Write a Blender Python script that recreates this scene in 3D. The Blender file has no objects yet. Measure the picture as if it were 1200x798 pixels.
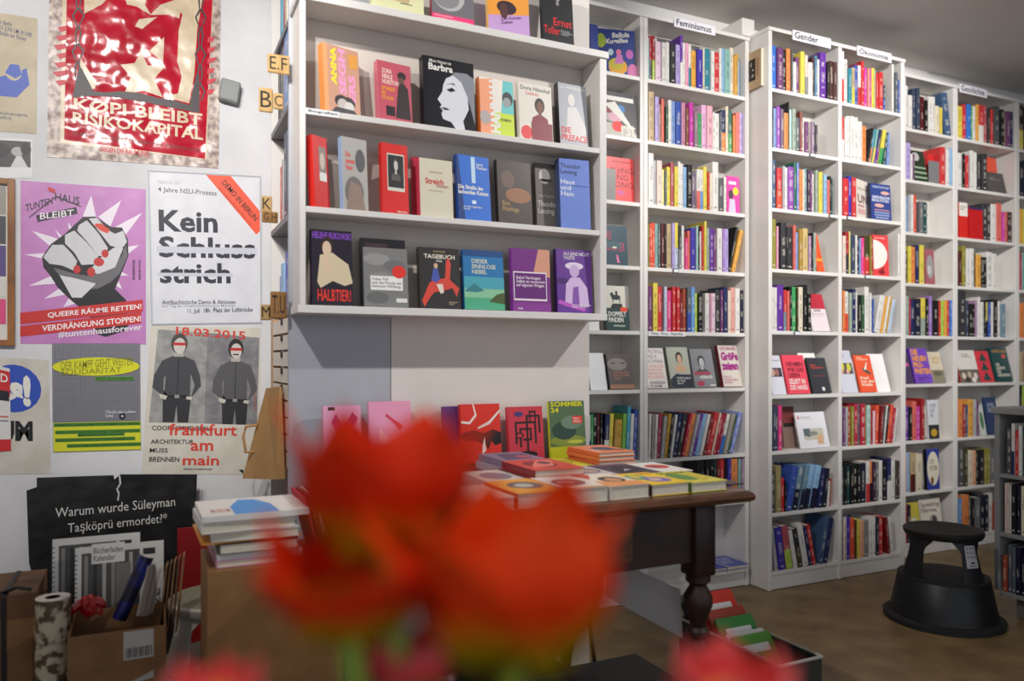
import bpy, math, random
from mathutils import Vector, Matrix
rnd = random.Random(7)
S = bpy.context.scene
COL = S.collection

# ---------------------------------------------------------------- camera
F, TH, HC, YH = 900.0, math.radians(25.35), 1.129, 422.0
ST, CT = math.sin(TH), math.cos(TH)
cam = bpy.data.cameras.new('camera'); camo = bpy.data.objects.new('camera', cam); COL.objects.link(camo)
camo.location = (0, 0, HC); camo.rotation_euler = (math.radians(90), 0, -TH)
cam.sensor_width = 36; cam.lens = 27; cam.shift_y = (YH - 399) / 1200
cam.clip_start = .02
cam.dof.use_dof = True; cam.dof.focus_distance = 2.9; cam.dof.aperture_fstop = 1.7
S.camera = camo
# ---------------------------------------------------------------- world, lamps, exposure
w = bpy.data.worlds.new('world'); S.world = w; w.use_nodes = True
w.node_tree.nodes['Background'].inputs[0].default_value = (.80, .88, 1.0, 1)
w.node_tree.nodes['Background'].inputs[1].default_value = .34
S.view_settings.view_transform = 'Standard'; S.view_settings.look = 'None'
S.view_settings.exposure = 0.9; S.view_settings.gamma = 1.0
def spot(loc, aim, power, angle, col=(1, .965, .92), size=.035, blend=.6):
    l = bpy.data.lights.new('track_or_added_spot', 'SPOT'); l.energy = power; l.color = col
    l.spot_size = math.radians(angle); l.spot_blend = blend; l.shadow_soft_size = size
    o = bpy.data.objects.new('track_or_added_spot', l); COL.objects.link(o); o.location = loc
    o.rotation_euler = (Vector(aim) - Vector(loc)).to_track_quat('-Z', 'Y').to_euler()
spot((-.55, 1.06, 2.84), (1.0, 2.45, 1.65), 60, 78)
spot((2.84, 1.06, 2.84), (1.0, 2.45, 1.75), 74, 76)
spot((1.9, .55, 2.84), (3.2, 3.0, 2.0), 118, 62)
spot((3.5, .8, 2.84), (3.7, 3.1, 1.95), 72, 66)
spot((-.25, .75, 2.84), (-.35, 3.28, 1.95), 80, 62)
spot((-.9, 1.0, 2.84), (-.5, 3.28, 1.9), 30, 70)
spot((.0, -.35, 2.84), (.15, .40, 1.0), 42, 34)  # spot added above the camera to brighten the tulips, not a known lamp

# ---------------------------------------------------------------- pixel helpers (a ray of the photo met with a real plane)
def ratio(px):
    a = (px - 600) / F
    return (ST + a * CT) / (CT - a * ST)
def U(px, V): return ratio(px) * V
def depth(u, v): return u * ST + v * CT
def Z(px, py, V):
    return HC - (py - YH) / F * depth(U(px, V), V)
def at(px, py, V): return Vector((U(px, V), V, Z(px, py, V)))
def atz(px, py, z):
    t = (HC - z) * F / (py - YH); a = (px - 600) / F
    return Vector((t * (ST + a * CT), t * (CT - a * ST), z))
def att(px, py, t):
    a = (px - 600) / F
    return Vector((t * (ST + a * CT), t * (CT - a * ST), HC - (py - YH) / F * t))
def PX(u, v):
    r = u / v; return 600 + F * (CT * r - ST) / (CT + ST * r)

# ---------------------------------------------------------------- colours and materials
PAL = dict(
 white='e9e6e0', cream='e8dcc0', creamp='ecd6c8', greige='a8a195', grey='8b8b8e', greyl='b9b9bd', greym='77787c', greyd='55565a', slate='5d6770', charcoal='35353a', black='141416',
 tan='c9ad80', tand='a08468', sand='d9bd74', khaki='a8985f', brown='8a4f38', brownd='4f2a26', brownr='93493a', rust='b0471f', ochre='b58a1c', gold='d3a215', amber='f2ab1d', yellow='eed92a', yellowp='f0ea8c', olive='9a9420', oliv2='47451c', lime='b9d92e', sage='a3b3a2', seafoam='86bdb6', tealp='b5dcd8', teal='1b8a9e', teald='14504f', tealg='0d6b55', green='2fa657', greenl='7cc13a', greend='2f5b3c',
 sky='8fc0ec', skym='6ba0e0', azure='1c78e0', cyan='35a9cc', blue='2f55b5', bluel='7fa0dc', bluep='c2d2ea', bluem='4f7fa0', steel='6f93a8', bsteel='3d5f86', royal='2b2fc0', peri='7f8fdc', navy='1e2a62', navyd='161b3a', navyg='3a4763', indigo='4334b0', purple='6b2aa8', violet='9a44b8', lav='b7a3e2', lilac='a678cc', plum='7a3a78', plumd='43203f', plumg='6e5a70', mauve='b08ab0', mauved='7c6484', mauvep='cf8aa6', mauveg='9a8090',
 pink='f2a3c4', pinkl='f0b8e0', pinkp='efcfe0', pinkw='f5b4c6', hotpink='f2308c', magenta='d62bb0', rose='c4525f', rosed='b12556', coral='ee6a5c', salmon='eba596', peach='f2ae84', orange='f58b32', orangered='ee4a1c', red='dc2127', redd='b3171c', darkred='8a1014', crimson='c3173f', crimsond='9c1433', maroon='5c1418')
NAMES = dict(white='white', cream='cream', creamp='pale cream', greige='greige', grey='grey', greyl='light grey', greym='grey', greyd='dark grey', slate='slate grey', charcoal='charcoal', black='black', tan='tan', tand='dull brown', sand='sand coloured', khaki='khaki', brown='brown', brownd='dark brown', brownr='reddish brown', rust='rust red', ochre='ochre', gold='golden', amber='amber', yellow='yellow', yellowp='pale yellow', olive='olive', oliv2='dark olive', lime='lime green', sage='sage green', seafoam='sea green', tealp='pale teal', teal='teal', teald='dark teal', tealg='bottle green', green='green', greenl='light green', greend='dark green', sky='sky blue', skym='mid blue', azure='bright blue', cyan='cyan', blue='blue', bluel='light blue', bluep='pale blue', bluem='dull blue', steel='steel blue', bsteel='denim blue', royal='royal blue', peri='periwinkle', navy='navy', navyd='dark navy', navyg='greyish navy', indigo='indigo', purple='purple', violet='violet', lav='lavender', lilac='lilac', plum='plum', plumd='dark plum', plumg='greyish plum', mauve='mauve', mauved='dark mauve', mauvep='pinkish mauve', mauveg='greyish mauve', pink='pink', pinkl='light pink', pinkp='very pale pink', pinkw='blush', hotpink='hot pink', magenta='magenta', rose='rose', rosed='dark rose', coral='coral', salmon='salmon', peach='peach', orange='orange', orangered='orange red', red='red', redd='deep red', darkred='dark red', crimson='crimson', crimsond='dark crimson', maroon='maroon')
def lin(h):
    h = PAL.get(h, h)
    c = [int(h[i:i + 2], 16) / 255 for i in (0, 2, 4)]
    return [x / 12.92 if x <= .04045 else ((x + .055) / 1.055) ** 2.4 for x in c]
_m = {}
def newmat(name):
    m = bpy.data.materials.new(name); m.use_nodes = True
    nt = m.node_tree; return m, nt, nt.nodes['Principled BSDF']
def N(nt, typ, **kw):
    n = nt.nodes.new(typ)
    for k, v in kw.items(): setattr(n, k, v)
    return n
def mat(c, rough=.55, metal=0, noise=0, bump=0, scale=8, spec=None):
    """plain colour with a little procedural mottling"""
    k = ('p', c, rough, metal, noise, bump, scale)
    if k in _m: return _m[k]
    m, nt, b = newmat('paint_' + str(c)); L = nt.links
    col = lin(c) + [1]
    b.inputs['Roughness'].default_value = rough; b.inputs['Metallic'].default_value = metal
    if spec is not None: b.inputs['Specular IOR Level'].default_value = spec
    tc = N(nt, 'ShaderNodeTexCoord'); no = N(nt, 'ShaderNodeTexNoise'); no.inputs['Scale'].default_value = scale
    no.inputs['Detail'].default_value = 5
    L.new(tc.outputs['Object'], no.inputs['Vector'])
    mp = N(nt, 'ShaderNodeMapRange'); mp.inputs[1].default_value = .3; mp.inputs[2].default_value = .7
    mp.inputs[3].default_value = 1 - noise; mp.inputs[4].default_value = 1
    mx = N(nt, 'ShaderNodeVectorMath', operation='SCALE'); mx.inputs[0].default_value = col[:3]
    L.new(no.outputs[0], mp.inputs[0]); L.new(mp.outputs[0], mx.inputs['Scale']); L.new(mx.outputs[0], b.inputs['Base Color'])
    if bump:
        bp = N(nt, 'ShaderNodeBump'); bp.inputs['Strength'].default_value = bump; bp.inputs['Distance'].default_value = .01
        L.new(no.outputs[0], bp.inputs['Height']); L.new(bp.outputs[0], b.inputs['Normal'])
    _m[k] = m; return m
def wood(c1, c2, sx=1, sy=14, sz=14, rough=.35):
    k = ('w', c1, c2, sx, sy, sz)
    if k in _m: return _m[k]
    m, nt, b = newmat('wood_' + c1); L = nt.links
    tc = N(nt, 'ShaderNodeTexCoord'); mp = N(nt, 'ShaderNodeMapping'); mp.inputs['Scale'].default_value = (sx, sy, sz)
    no = N(nt, 'ShaderNodeTexNoise'); no.inputs['Scale'].default_value = 3; no.inputs['Detail'].default_value = 8; no.inputs['Distortion'].default_value = .8
    cr = N(nt, 'ShaderNodeValToRGB'); cr.color_ramp.elements[0].color = lin(c1) + [1]; cr.color_ramp.elements[1].color = lin(c2) + [1]
    cr.color_ramp.elements[0].position = .32; cr.color_ramp.elements[1].position = .7
    L.new(tc.outputs['Object'], mp.inputs[0]); L.new(mp.outputs[0], no.inputs['Vector']); L.new(no.outputs[0], cr.inputs[0])
    L.new(cr.outputs[0], b.inputs['Base Color']); b.inputs['Roughness'].default_value = rough
    _m[k] = m; return m
def halftone(c1, c2, scale=300, thr=.5):
    k = ('h', c1, c2, scale, thr)
    if k in _m: return _m[k]
    m, nt, b = newmat('halftone_print'); L = nt.links
    tc = N(nt, 'ShaderNodeTexCoord'); vo = N(nt, 'ShaderNodeTexVoronoi'); vo.inputs['Scale'].default_value = scale; vo.inputs['Randomness'].default_value = .0
    mt = N(nt, 'ShaderNodeMath', operation='GREATER_THAN'); mt.inputs[1].default_value = thr
    mx = N(nt, 'ShaderNodeMix', data_type='RGBA'); mx.inputs[6].default_value = lin(c1) + [1]; mx.inputs[7].default_value = lin(c2) + [1]
    L.new(tc.outputs['Object'], vo.inputs['Vector']); L.new(vo.outputs['Distance'], mt.inputs[0]); L.new(mt.outputs[0], mx.inputs[0]); L.new(mx.outputs[2], b.inputs['Base Color'])
    b.inputs['Roughness'].default_value = .5
    _m[k] = m; return m
def mottled(c1, c2, scale=20, rough=.5, bump=0, lo=.4, hi=.6):
    k = ('mo', c1, c2, scale, rough, bump, lo)
    if k in _m: return _m[k]
    m, nt, b = newmat('mottled_' + c1); L = nt.links
    tc = N(nt, 'ShaderNodeTexCoord'); no = N(nt, 'ShaderNodeTexNoise'); no.inputs['Scale'].default_value = scale; no.inputs['Detail'].default_value = 6
    cr = N(nt, 'ShaderNodeValToRGB'); cr.color_ramp.elements[0].color = lin(c1) + [1]; cr.color_ramp.elements[1].color = lin(c2) + [1]
    cr.color_ramp.elements[0].position = lo; cr.color_ramp.elements[1].position = hi
    L.new(tc.outputs['Object'], no.inputs['Vector']); L.new(no.outputs[0], cr.inputs[0]); L.new(cr.outputs[0], b.inputs['Base Color'])
    b.inputs['Roughness'].default_value = rough
    if bump:
        n2 = N(nt, 'ShaderNodeTexNoise'); n2.inputs['Scale'].default_value = 11; n2.inputs['Detail'].default_value = 1.2
        L.new(tc.outputs['Object'], n2.inputs['Vector'])
        bp = N(nt, 'ShaderNodeBump'); bp.inputs['Strength'].default_value = bump; bp.inputs['Distance'].default_value = .03
        L.new(n2.outputs[0], bp.inputs['Height']); L.new(bp.outputs[0], b.inputs['Normal'])
    _m[k] = m; return m

# spine material: UV.x = seed + position across the spine, UV.y = position up the spine (negative off the spine)
def spine_group():
    g = bpy.data.node_groups.new('spine_print', 'ShaderNodeTree')
    for n in ('Base', 'Band', 'Letters'): g.interface.new_socket(n, in_out='INPUT', socket_type='NodeSocketColor')
    g.interface.new_socket('UseBand', in_out='INPUT', socket_type='NodeSocketFloat')
    g.interface.new_socket('Color', in_out='OUTPUT', socket_type='NodeSocketColor')
    L = g.links; gi = g.nodes.new('NodeGroupInput'); go = g.nodes.new('NodeGroupOutput')
    def ma(op, a, b=None, c=None):
        n = g.nodes.new('ShaderNodeMath'); n.operation = op
        for i, x in enumerate((a, b, c)):
            if x is None: continue
            if isinstance(x, (int, float)): n.inputs[i].default_value = x
            else: L.new(x, n.inputs[i])
        return n.outputs[0]
    uv = g.nodes.new('ShaderNodeUVMap'); se = g.nodes.new('ShaderNodeSeparateXYZ'); L.new(uv.outputs[0], se.inputs[0])
    X, Y = se.outputs[0], se.outputs[1]
    fx = ma('FRACT', X); sd = ma('FLOOR', X)
    def noise(vx, vy, det=0):
        cb = g.nodes.new('ShaderNodeCombineXYZ'); L.new(vx, cb.inputs[0]); L.new(vy, cb.inputs[1])
        n = g.nodes.new('ShaderNodeTexNoise'); n.inputs['Scale'].default_value = 1; n.inputs['Detail'].default_value = det
        L.new(cb.outputs[0], n.inputs['Vector']); return n.outputs[0]
    letters = ma('GREATER_THAN', noise(ma('MULTIPLY_ADD', fx, 3.0, ma('MULTIPLY', sd, 5.3)), ma('MULTIPLY', Y, 95.0)), .5)
    words = ma('GREATER_THAN', noise(ma('MULTIPLY', sd, 3.7), ma('MULTIPLY', Y, 6.0)), .47)
    rnd_ = ma('FRACT', ma('MULTIPLY', sd, .371))
    hw = ma('MULTIPLY_ADD', rnd_, .16, .12)
    inx = ma('LESS_THAN', ma('ABSOLUTE', ma('SUBTRACT', fx, .5)), hw)
    iny = ma('LESS_THAN', ma('ABSOLUTE', ma('SUBTRACT', Y, .56)), ma('MULTIPLY_ADD', rnd_, .2, .17))
    logo = ma('MULTIPLY', ma('LESS_THAN', ma('ABSOLUTE', ma('SUBTRACT', Y, .075)), .018), ma('LESS_THAN', ma('ABSOLUTE', ma('SUBTRACT', fx, .5)), .22))
    msk = ma('MAXIMUM', ma('MULTIPLY', ma('MULTIPLY', letters, words), ma('MULTIPLY', inx, iny)), logo)
    msk = ma('MULTIPLY', msk, .55)
    band = ma('MULTIPLY', gi.outputs['UseBand'], ma('MULTIPLY', ma('LESS_THAN', Y, .46), ma('GREATER_THAN', Y, -.5)))
    def mx(f, a, b):
        n = g.nodes.new('ShaderNodeMix'); n.data_type = 'RGBA'; L.new(f, n.inputs[0]); L.new(a, n.inputs[6]); L.new(b, n.inputs[7]); return n.outputs[2]
    L.new(mx(msk, mx(band, gi.outputs['Base'], gi.outputs['Band']), gi.outputs['Letters']), go.inputs[0])
    return g
SPG = spine_group()
def bookmat(spec):
    if ('b', spec) in _m: return _m[('b', spec)]
    a, _, b2 = spec.partition('/')
    m, nt, b = newmat('cover_' + NAMES.get(a, 'printed').replace(' ', '_')); gn = N(nt, 'ShaderNodeGroup'); gn.node_tree = SPG
    def soft(c):
        c = lin(c); g = .25*c[0] + .6*c[1] + .15*c[2]; return [(x*.88 + g*.12)*.9 for x in c]
    ca = soft(a); gn.inputs['Base'].default_value = ca + [1]; gn.inputs['Band'].default_value = soft(b2 or a) + [1]
    gn.inputs['UseBand'].default_value = 1.0 if b2 else 0.0
    lum = .3 * ca[0] + .6 * ca[1] + .1 * ca[2]
    gn.inputs['Letters'].default_value = (lin('3a3138') if lum > .3 else lin('efe8d8')) + [1]
    nt.links.new(gn.outputs[0], b.inputs['Base Color'])
    b.inputs['Roughness'].default_value = .42
    _m[('b', spec)] = m; return m
def pagemat():
    if 'page' in _m: return _m['page']
    m, nt, b = newmat('paper_pages'); L = nt.links
    tc = N(nt, 'ShaderNodeTexCoord'); wv = N(nt, 'ShaderNodeTexNoise'); mp = N(nt, 'ShaderNodeMapping'); mp.inputs['Scale'].default_value = (700, 4, 4)
    L.new(tc.outputs['Object'], mp.inputs[0]); L.new(mp.outputs[0], wv.inputs['Vector'])
    cr = N(nt, 'ShaderNodeValToRGB'); cr.color_ramp.elements[0].color = lin('b9ad93') + [1]; cr.color_ramp.elements[1].color = lin('efe7d6') + [1]
    cr.color_ramp.elements[0].position = .3; cr.color_ramp.elements[1].position = .55
    L.new(wv.outputs[0], cr.inputs[0]); L.new(cr.outputs[0], b.inputs['Base Color']); b.inputs['Roughness'].default_value = .8
    _m['page'] = m; return m

# ---------------------------------------------------------------- mesh helpers
def tag(o, label=None, cat=None, group=None, kind=None):
    if label: o['label'] = label
    if cat: o['category'] = cat
    if group: o['group'] = group
    if kind: o['kind'] = kind
    return o
def empty(name, loc=(0, 0, 0), rot=(0, 0, 0)):
    o = bpy.data.objects.new(name, None); COL.objects.link(o); o.location = loc; o.rotation_euler = rot
    o.empty_display_size = .05; return o
class MB:
    def __init__(s): s.v = []; s.f = []; s.mi = []; s.uv = []; s.mats = []
    def mid(s, m):
        if m not in s.mats: s.mats.append(m)
        return s.mats.index(m)
    def face(s, idx, m, uv=None): s.f.append(idx); s.mi.append(s.mid(m)); s.uv.append(uv)
    def box(s, a, b, m, M=None):
        i = len(s.v); x0, y0, z0 = a; x1, y1, z1 = b
        for p in ((x0,y0,z0),(x1,y0,z0),(x1,y1,z0),(x0,y1,z0),(x0,y0,z1),(x1,y0,z1),(x1,y1,z1),(x0,y1,z1)):
            s.v.append(M @ Vector(p) if M else Vector(p))
        for q in ((0,3,2,1),(4,5,6,7),(0,1,5,4),(1,2,6,5),(2,3,7,6),(3,0,4,7)): s.face([i + k for k in q], m)
    def rbox(s, a, b, m, r=.003, M=None):
        """box with its vertical-plane edges chamfered"""
        i = len(s.v); x0, y0, z0 = a; x1, y1, z1 = b; r = min(r, (x1-x0)*.45, (y1-y0)*.45, (z1-z0)*.45)
        def ring(z, q):
            return [(x0+r+q*0, y0+q, z), (x1-r, y0+q, z), (x1-q, y0+r, z), (x1-q, y1-r, z), (x1-r, y1-q, z), (x0+r, y1-q, z), (x0+q, y1-r, z), (x0+q, y0+r, z)]
        rs = [ring(z0, r*.7), ring(z0+r, 0), ring(z1-r, 0), ring(z1, r*.7)]
        for rg in rs:
            for p in rg: s.v.append(M @ Vector(p) if M else Vector(p))
        for k in range(3):
            for j in range(8):
                a_ = i+k*8+j; b_ = i+k*8+(j+1) % 8; s.face([a_, b_, b_+8, a_+8], m)
        s.face([i+7-j for j in range(8)], m); s.face([i+24+j for j in range(8)], m)
    def lathe(s, prof, m, c=(0, 0), seg=28, sx=1, sy=1, a0=0, a1=2*math.pi, M=None):
        i = len(s.v); full = abs(a1 - a0 - 2*math.pi) < 1e-6; n = seg if full else seg + 1
        for r, z in prof:
            for k in range(n):
                a = a0 + (a1 - a0) * k / seg; p = Vector((c[0] + r*sx*math.cos(a), c[1] + r*sy*math.sin(a), z))
                s.v.append(M @ p if M else p)
        for j in range(len(prof) - 1):
            for k in range(seg):
                k2 = (k + 1) % n; s.face([i+j*n+k, i+j*n+k2, i+(j+1)*n+k2, i+(j+1)*n+k], m)
        if full:
            s.face([i+n-1-k for k in range(n)], m); s.face([i+(len(prof)-1)*n+k for k in range(n)], m)
    def tube(s, pts, r, m, seg=10):
        i = len(s.v); pts = [Vector(p) for p in pts]; rr = r if isinstance(r, (list, tuple)) else [r]*len(pts)
        for j, p in enumerate(pts):
            d = (pts[min(j+1, len(pts)-1)] - pts[max(j-1, 0)]).normalized()
            a = d.cross(Vector((0, 0, 1)) if abs(d.z) < .9 else Vector((1, 0, 0))).normalized(); b = d.cross(a)
            for k in range(seg):
                t = 2*math.pi*k/seg; s.v.append(p + (a*math.cos(t) + b*math.sin(t))*rr[j])
        for j in range(len(pts)-1):
            for k in range(seg):
                k2 = (k+1) % seg; s.face([i+j*seg+k, i+j*seg+k2, i+(j+1)*seg+k2, i+(j+1)*seg+k], m)
        s.face([i+seg-1-k for k in range(seg)], m); e = i+(len(pts)-1)*seg; s.face([e+k for k in range(seg)], m)
    def prism(s, poly, z0, z1, m, M=None):
        """poly in x,y extruded in z (then M)"""
        i = len(s.v); n = len(poly)
        for z in (z0, z1):
            for x, y in poly: s.v.append(M @ Vector((x, y, z)) if M else Vector((x, y, z)))
        s.face([i+n-1-k for k in range(n)], m); s.face([i+n+k for k in range(n)], m)
        for k in range(n): s.face([i+k, i+(k+1) % n, i+n+(k+1) % n, i+n+k], m)
    def build(s, name, parent=None, loc=(0, 0, 0), rot=(0, 0, 0), smooth=False):
        me = bpy.data.meshes.new(name); me.from_pydata([tuple(v) for v in s.v], [], s.f)
        for m in s.mats: me.materials.append(m)
        me.polygons.foreach_set('material_index', s.mi)
        if any(u is not None for u in s.uv):
            ul = me.uv_layers.new(name='UVMap'); k = 0; buf = []
            for f, u in zip(s.f, s.uv):
                for j in range(len(f)): buf += list(u[j]) if u else [.5, -1.0]
            ul.data.foreach_set('uv', buf)
        if smooth:
            me.polygons.foreach_set('use_smooth', [True]*len(s.f))
            try: me.set_sharp_from_angle(angle=math.radians(40))
            except Exception: pass
        me.update()
        o = bpy.data.objects.new(name, me); COL.objects.link(o); o.location = loc; o.rotation_euler = rot
        if parent: o.parent = parent
        return o

# ---------------------------------------------------------------- flat print: shapes and lettering laid on a surface
_tx = {}
def textmesh(s, bold=0):
    k = (s, bold)
    if k not in _tx:
        cu = bpy.data.curves.new('lettering', 'FONT'); cu.body = s; cu.size = 1; cu.resolution_u = 2; cu.offset = bold; cu.space_line = .9
        o = bpy.data.objects.new('lettering', cu); me = bpy.data.meshes.new_from_object(o)
        vs = [(v.co.x, v.co.y) for v in me.vertices]; fs = [list(p.vertices) for p in me.polygons]
        bpy.data.objects.remove(o); bpy.data.curves.remove(cu); bpy.data.meshes.remove(me)
        if not vs: vs = [(0, 0)]
        xs = [v[0] for v in vs]; ys = [v[1] for v in vs]
        x0, x1, y0, y1 = min(xs), max(xs), min(ys), max(ys)
        _tx[k] = ([((x-x0)/max(x1-x0, 1e-6), (y-y0)/max(y1-y0, 1e-6)) for x, y in vs], fs)
    return _tx[k]
def printmat(c):
    if not isinstance(c, str): return c
    return mat(c, .45)
def lay(parent, ops, fn, prefix='cover'):
    """fn(x, y, layer) -> local point"""
    A = MB(); n = 0
    for op in ops:
        n += 1; k = op[0]; c = printmat(op[-1]) if k != 't' else None
        if k == 'r': pts = [(op[1], op[2]), (op[3], op[2]), (op[3], op[4]), (op[1], op[4])]
        elif k == 'e': pts = [(op[1] + op[3]*math.cos(a*math.pi/10), op[2] + op[4]*math.sin(a*math.pi/10)) for a in range(20)]
        elif k == 'p': pts = op[1]
        if k in 'rep':
            i = len(A.v)
            for x, y in pts: A.v.append(fn(x, y, n))
            A.face(list(range(i, i+len(pts))), c)
        else:
            s, x0, y0, x1, y1, c = op[1:7]; rot = op[7] if len(op) > 7 else 0; bold = op[8] if len(op) > 8 else .012
            B = MB(); vs, fs = textmesh(s, bold); i = 0; cx, cy = (x0+x1)/2, (y0+y1)/2
            for x, y in vs:
                X, Y = x0 + x*(x1-x0), y0 + y*(y1-y0)
                if rot == 90: X, Y = x0 + (1-y)*(x1-x0), y0 + x*(y1-y0)
                elif isinstance(rot, tuple):
                    an, asp = math.radians(rot[0]), rot[1]; ex, ey = (X-cx)*asp, Y-cy
                    X, Y = cx + (ex*math.cos(an) - ey*math.sin(an))/asp, cy + ex*math.sin(an) + ey*math.cos(an)
                elif rot: # slope: rises along x
                    Y += (X-cx)*rot
                B.v.append(fn(X, Y, n))
            cm = printmat(c)
            for f in fs: B.face([i+j for j in f], cm)
            if B.f: B.build(prefix + '_lettering', parent)
    if A.f: A.build(prefix + '_print', parent)
def port(cx, cy, s, skin, hair, cloth, asp=.68):
    """simplified portrait: hair, head, neck, shoulders, eyes"""
    sx = s / asp
    return [('p', [(cx-1.25*sx, cy-2.2*s), (cx-1.1*sx, cy-1.45*s), (cx-.35*sx, cy-1.05*s), (cx+.35*sx, cy-1.05*s), (cx+1.1*sx, cy-1.45*s), (cx+1.25*sx, cy-2.2*s)], cloth),
            ('p', [(cx-.24*sx, cy-1.25*s), (cx+.24*sx, cy-1.25*s), (cx+.22*sx, cy-.4*s), (cx-.22*sx, cy-.4*s)], skin),
            ('e', cx, cy+.12*s, .72*sx, .95*s, hair), ('e', cx+.04*sx, cy-.08*s, .5*sx, .72*s, skin),
            ('r', cx-.3*sx, cy+.02*s, cx-.08*sx, cy+.09*s, hair), ('r', cx+.16*sx, cy+.02*s, cx+.38*sx, cy+.09*s, hair),
            ('r', cx-.12*sx, cy-.42*s, cx+.2*sx, cy-.36*s, 'redd')]
# ================================================================ ROOM
WHITE = mat('e4e2df', .6, noise=.06, bump=.15, scale=5)
CEIL = mat('cfcbc6', .8, noise=.05, bump=.1, scale=3)
SH = mat('e6e3df', .35, noise=.05, scale=7)
SHB = mat('d6d1ca', .5, noise=.05, scale=6)
VA, VG, VR, VD, VP, VW = 2.97, 2.85, 3.00, 2.30, 2.43, 3.28
BACK = 3.17
def struct(name, a, b, m):
    k = MB(); k.box(a, b, m); o = k.build(name); o['kind'] = 'structure'; return o
FLOORM = mottled('7a6344', '9a8158', 7, .42, .05, .35, .7)
struct('floor', (-2.2, -1.6, -.05), (6.2, 3.45, 0), FLOORM)
struct('ceiling', (-2.2, -1.6, 2.9), (6.2, 3.45, 3.0), CEIL)
struct('wall_back', (.72, BACK, 0), (6.2, BACK + .1, 2.9), WHITE)
POSTW = mat('dcdcdf', .7, noise=.12, bump=.35, scale=6)
struct('wall_posters', (-2.2, VW, 0), (.72, VW + .1, 2.9), POSTW)
struct('wall_left', (-2.3, -1.6, 0), (-2.2, 3.45, 2.9), WHITE)
struct('wall_right', (5.75, -1.6, 0), (5.85, 3.45, 2.9), WHITE)
# pier wall behind the display unit: cool grey board on the left, warm white on the right, a joint between them
us = U(458, VP)
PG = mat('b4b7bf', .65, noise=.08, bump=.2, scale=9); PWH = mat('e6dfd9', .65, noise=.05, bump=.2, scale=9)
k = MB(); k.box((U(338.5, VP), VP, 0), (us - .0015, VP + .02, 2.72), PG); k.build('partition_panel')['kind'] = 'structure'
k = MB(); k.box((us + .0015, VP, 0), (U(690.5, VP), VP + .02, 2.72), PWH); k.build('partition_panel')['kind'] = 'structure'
k = MB(); k.box((U(338.5, VP) + .3, VP + .0205, 0), (U(690.5, VP), 2.96, 2.72), mat('8b8884', .7)); k.build('partition_core')['kind'] = 'structure'
# ceiling rail
k = MB(); k.box((3.5, 2.24, 2.872), (5.6, 2.285, 2.899), mat('b5b3ae')); k.box((3.5, 2.258, 2.868), (5.6, 2.268, 2.872), mat('141416', .5))
o = k.build('track_rail'); tag(o, 'thin white lamp track with a black groove on the ceiling', 'lamp track')
# white cable trunk end over the Feminismus column
k = MB(); k.rbox((U(872, VA) - .01, VA - .0, 2.752), (U(872, VA) + .07, VA + .17, 2.84), SH, .004)
o = k.build('cable_box'); tag(o, 'small white box on top of the case between Feminismus and Gender signs', 'box')

# ================================================================ BOOKCASES
ZA = [2.445, 2.157, 1.860, 1.564, 1.264, .992, .664, .43, .085]
ZG = [2.462, 2.171, 1.875, 1.577, 1.273, .957, .682, .378, .091]
ZR = [2.458, 2.164, 1.863, 1.571, 1.270, .991, .666, .369, .080]
def bookcase(label, us, V, back, zs, ztop, pw=.018, skipl=False):
    """us: list of panel left edges (u) and the last right edge; panels are pw wide"""
    r = empty('bookcase', (us[0][0], V, 0)); tag(r, label, 'bookcase', 'white built-in bookcases')
    o = Vector((us[0][0], V, 0)); D = back - V
    def bx(name, a, b, m, ch=.0015):
        k = MB(); k.rbox(Vector(a) - o, Vector(b) - o, m, ch); return k.build(name, r)
    for (a, b) in us: bx('side_panel', (a, V, .002), (b, back, ztop - .018), SH)
    bx('top_board', (us[0][0] - .004, V - .006, ztop - .018), (us[-1][1] + .002, back, ztop), SH)
    bx('back_panel', (us[0][0], back - .0001, .01), (us[-1][1], back + .006, ztop - .02), SHB)
    for (a, b), (c, d) in zip(us, us[1:]):
        if c - b < .03: continue
        for z in zs: bx('shelf_board', (b + .0003, V + .001, z - .018), (c - .0003, back - .0005, z), SH)
        bx('plinth', (b + .001, V + .006, .003), (c - .001, V + .02, zs[-1] - .0185), SH)
    return r
def ed(V, *p): return [(U(a, V), U(b, V)) for a, b in p]
eA = ed(VA, (687.5, 691), (750.2, 754), (754.4, 759.3), (873.5, 878)); eA[0] = (1.60, 1.618)
eG = ed(VG, (900.8, 905), (982.8, 986.8), (1056.2, 1060))
eR = ed(VR, (1056.5, 1060.5), (1117.4, 1122.4), (1190.2, 1194.6), (1262, 1266))
eR[0] = (eG[2][1] + .003, U(1061.5, VR))
bookcase('tall white bookcase under the Feminismus sign, seven shelves of books', eA, VA, VA + .155, ZA, 2.745)
bookcase('tall white double bookcase under the Gender and Ökonomie signs, standing forward', eG, VG, VG + .165, ZG, 2.757)
bookcase('tall white bookcase under the Geschichte sign, beyond the step stool', eR, VR, VR + .155, ZR, 2.765)
bd = eA[3][1]
def sign(text, pl, pr, yl, V, ztop, label, h=.04):
    u0, u1 = U(pl, V), U(pr, V)
    k = MB(); k.box((0, 0, 0), (u1-u0, .003, h), mat('eceaf2', .5)); o = k.build('shelf_sign', loc=(u0, V - .0145, ztop - h - .002))
    tag(o, label, 'sign')
    W = u1 - u0
    lay(o, [('t', text, .05, .2, .9 if len(text) > 7 else .66, .88, '101024', 0, .014)], lambda x, y, n: Vector((x*W, -.0005, y*h)), 'sign')
    return o
sign('Feminismus', 788, 836, 0, VA, 2.755, 'white shelf sign reading Feminismus on the top board', .045)
sign('Gender', 926.5, 971, 0, VG, 2.765, 'white shelf sign reading Gender on the top board', .05)
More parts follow.
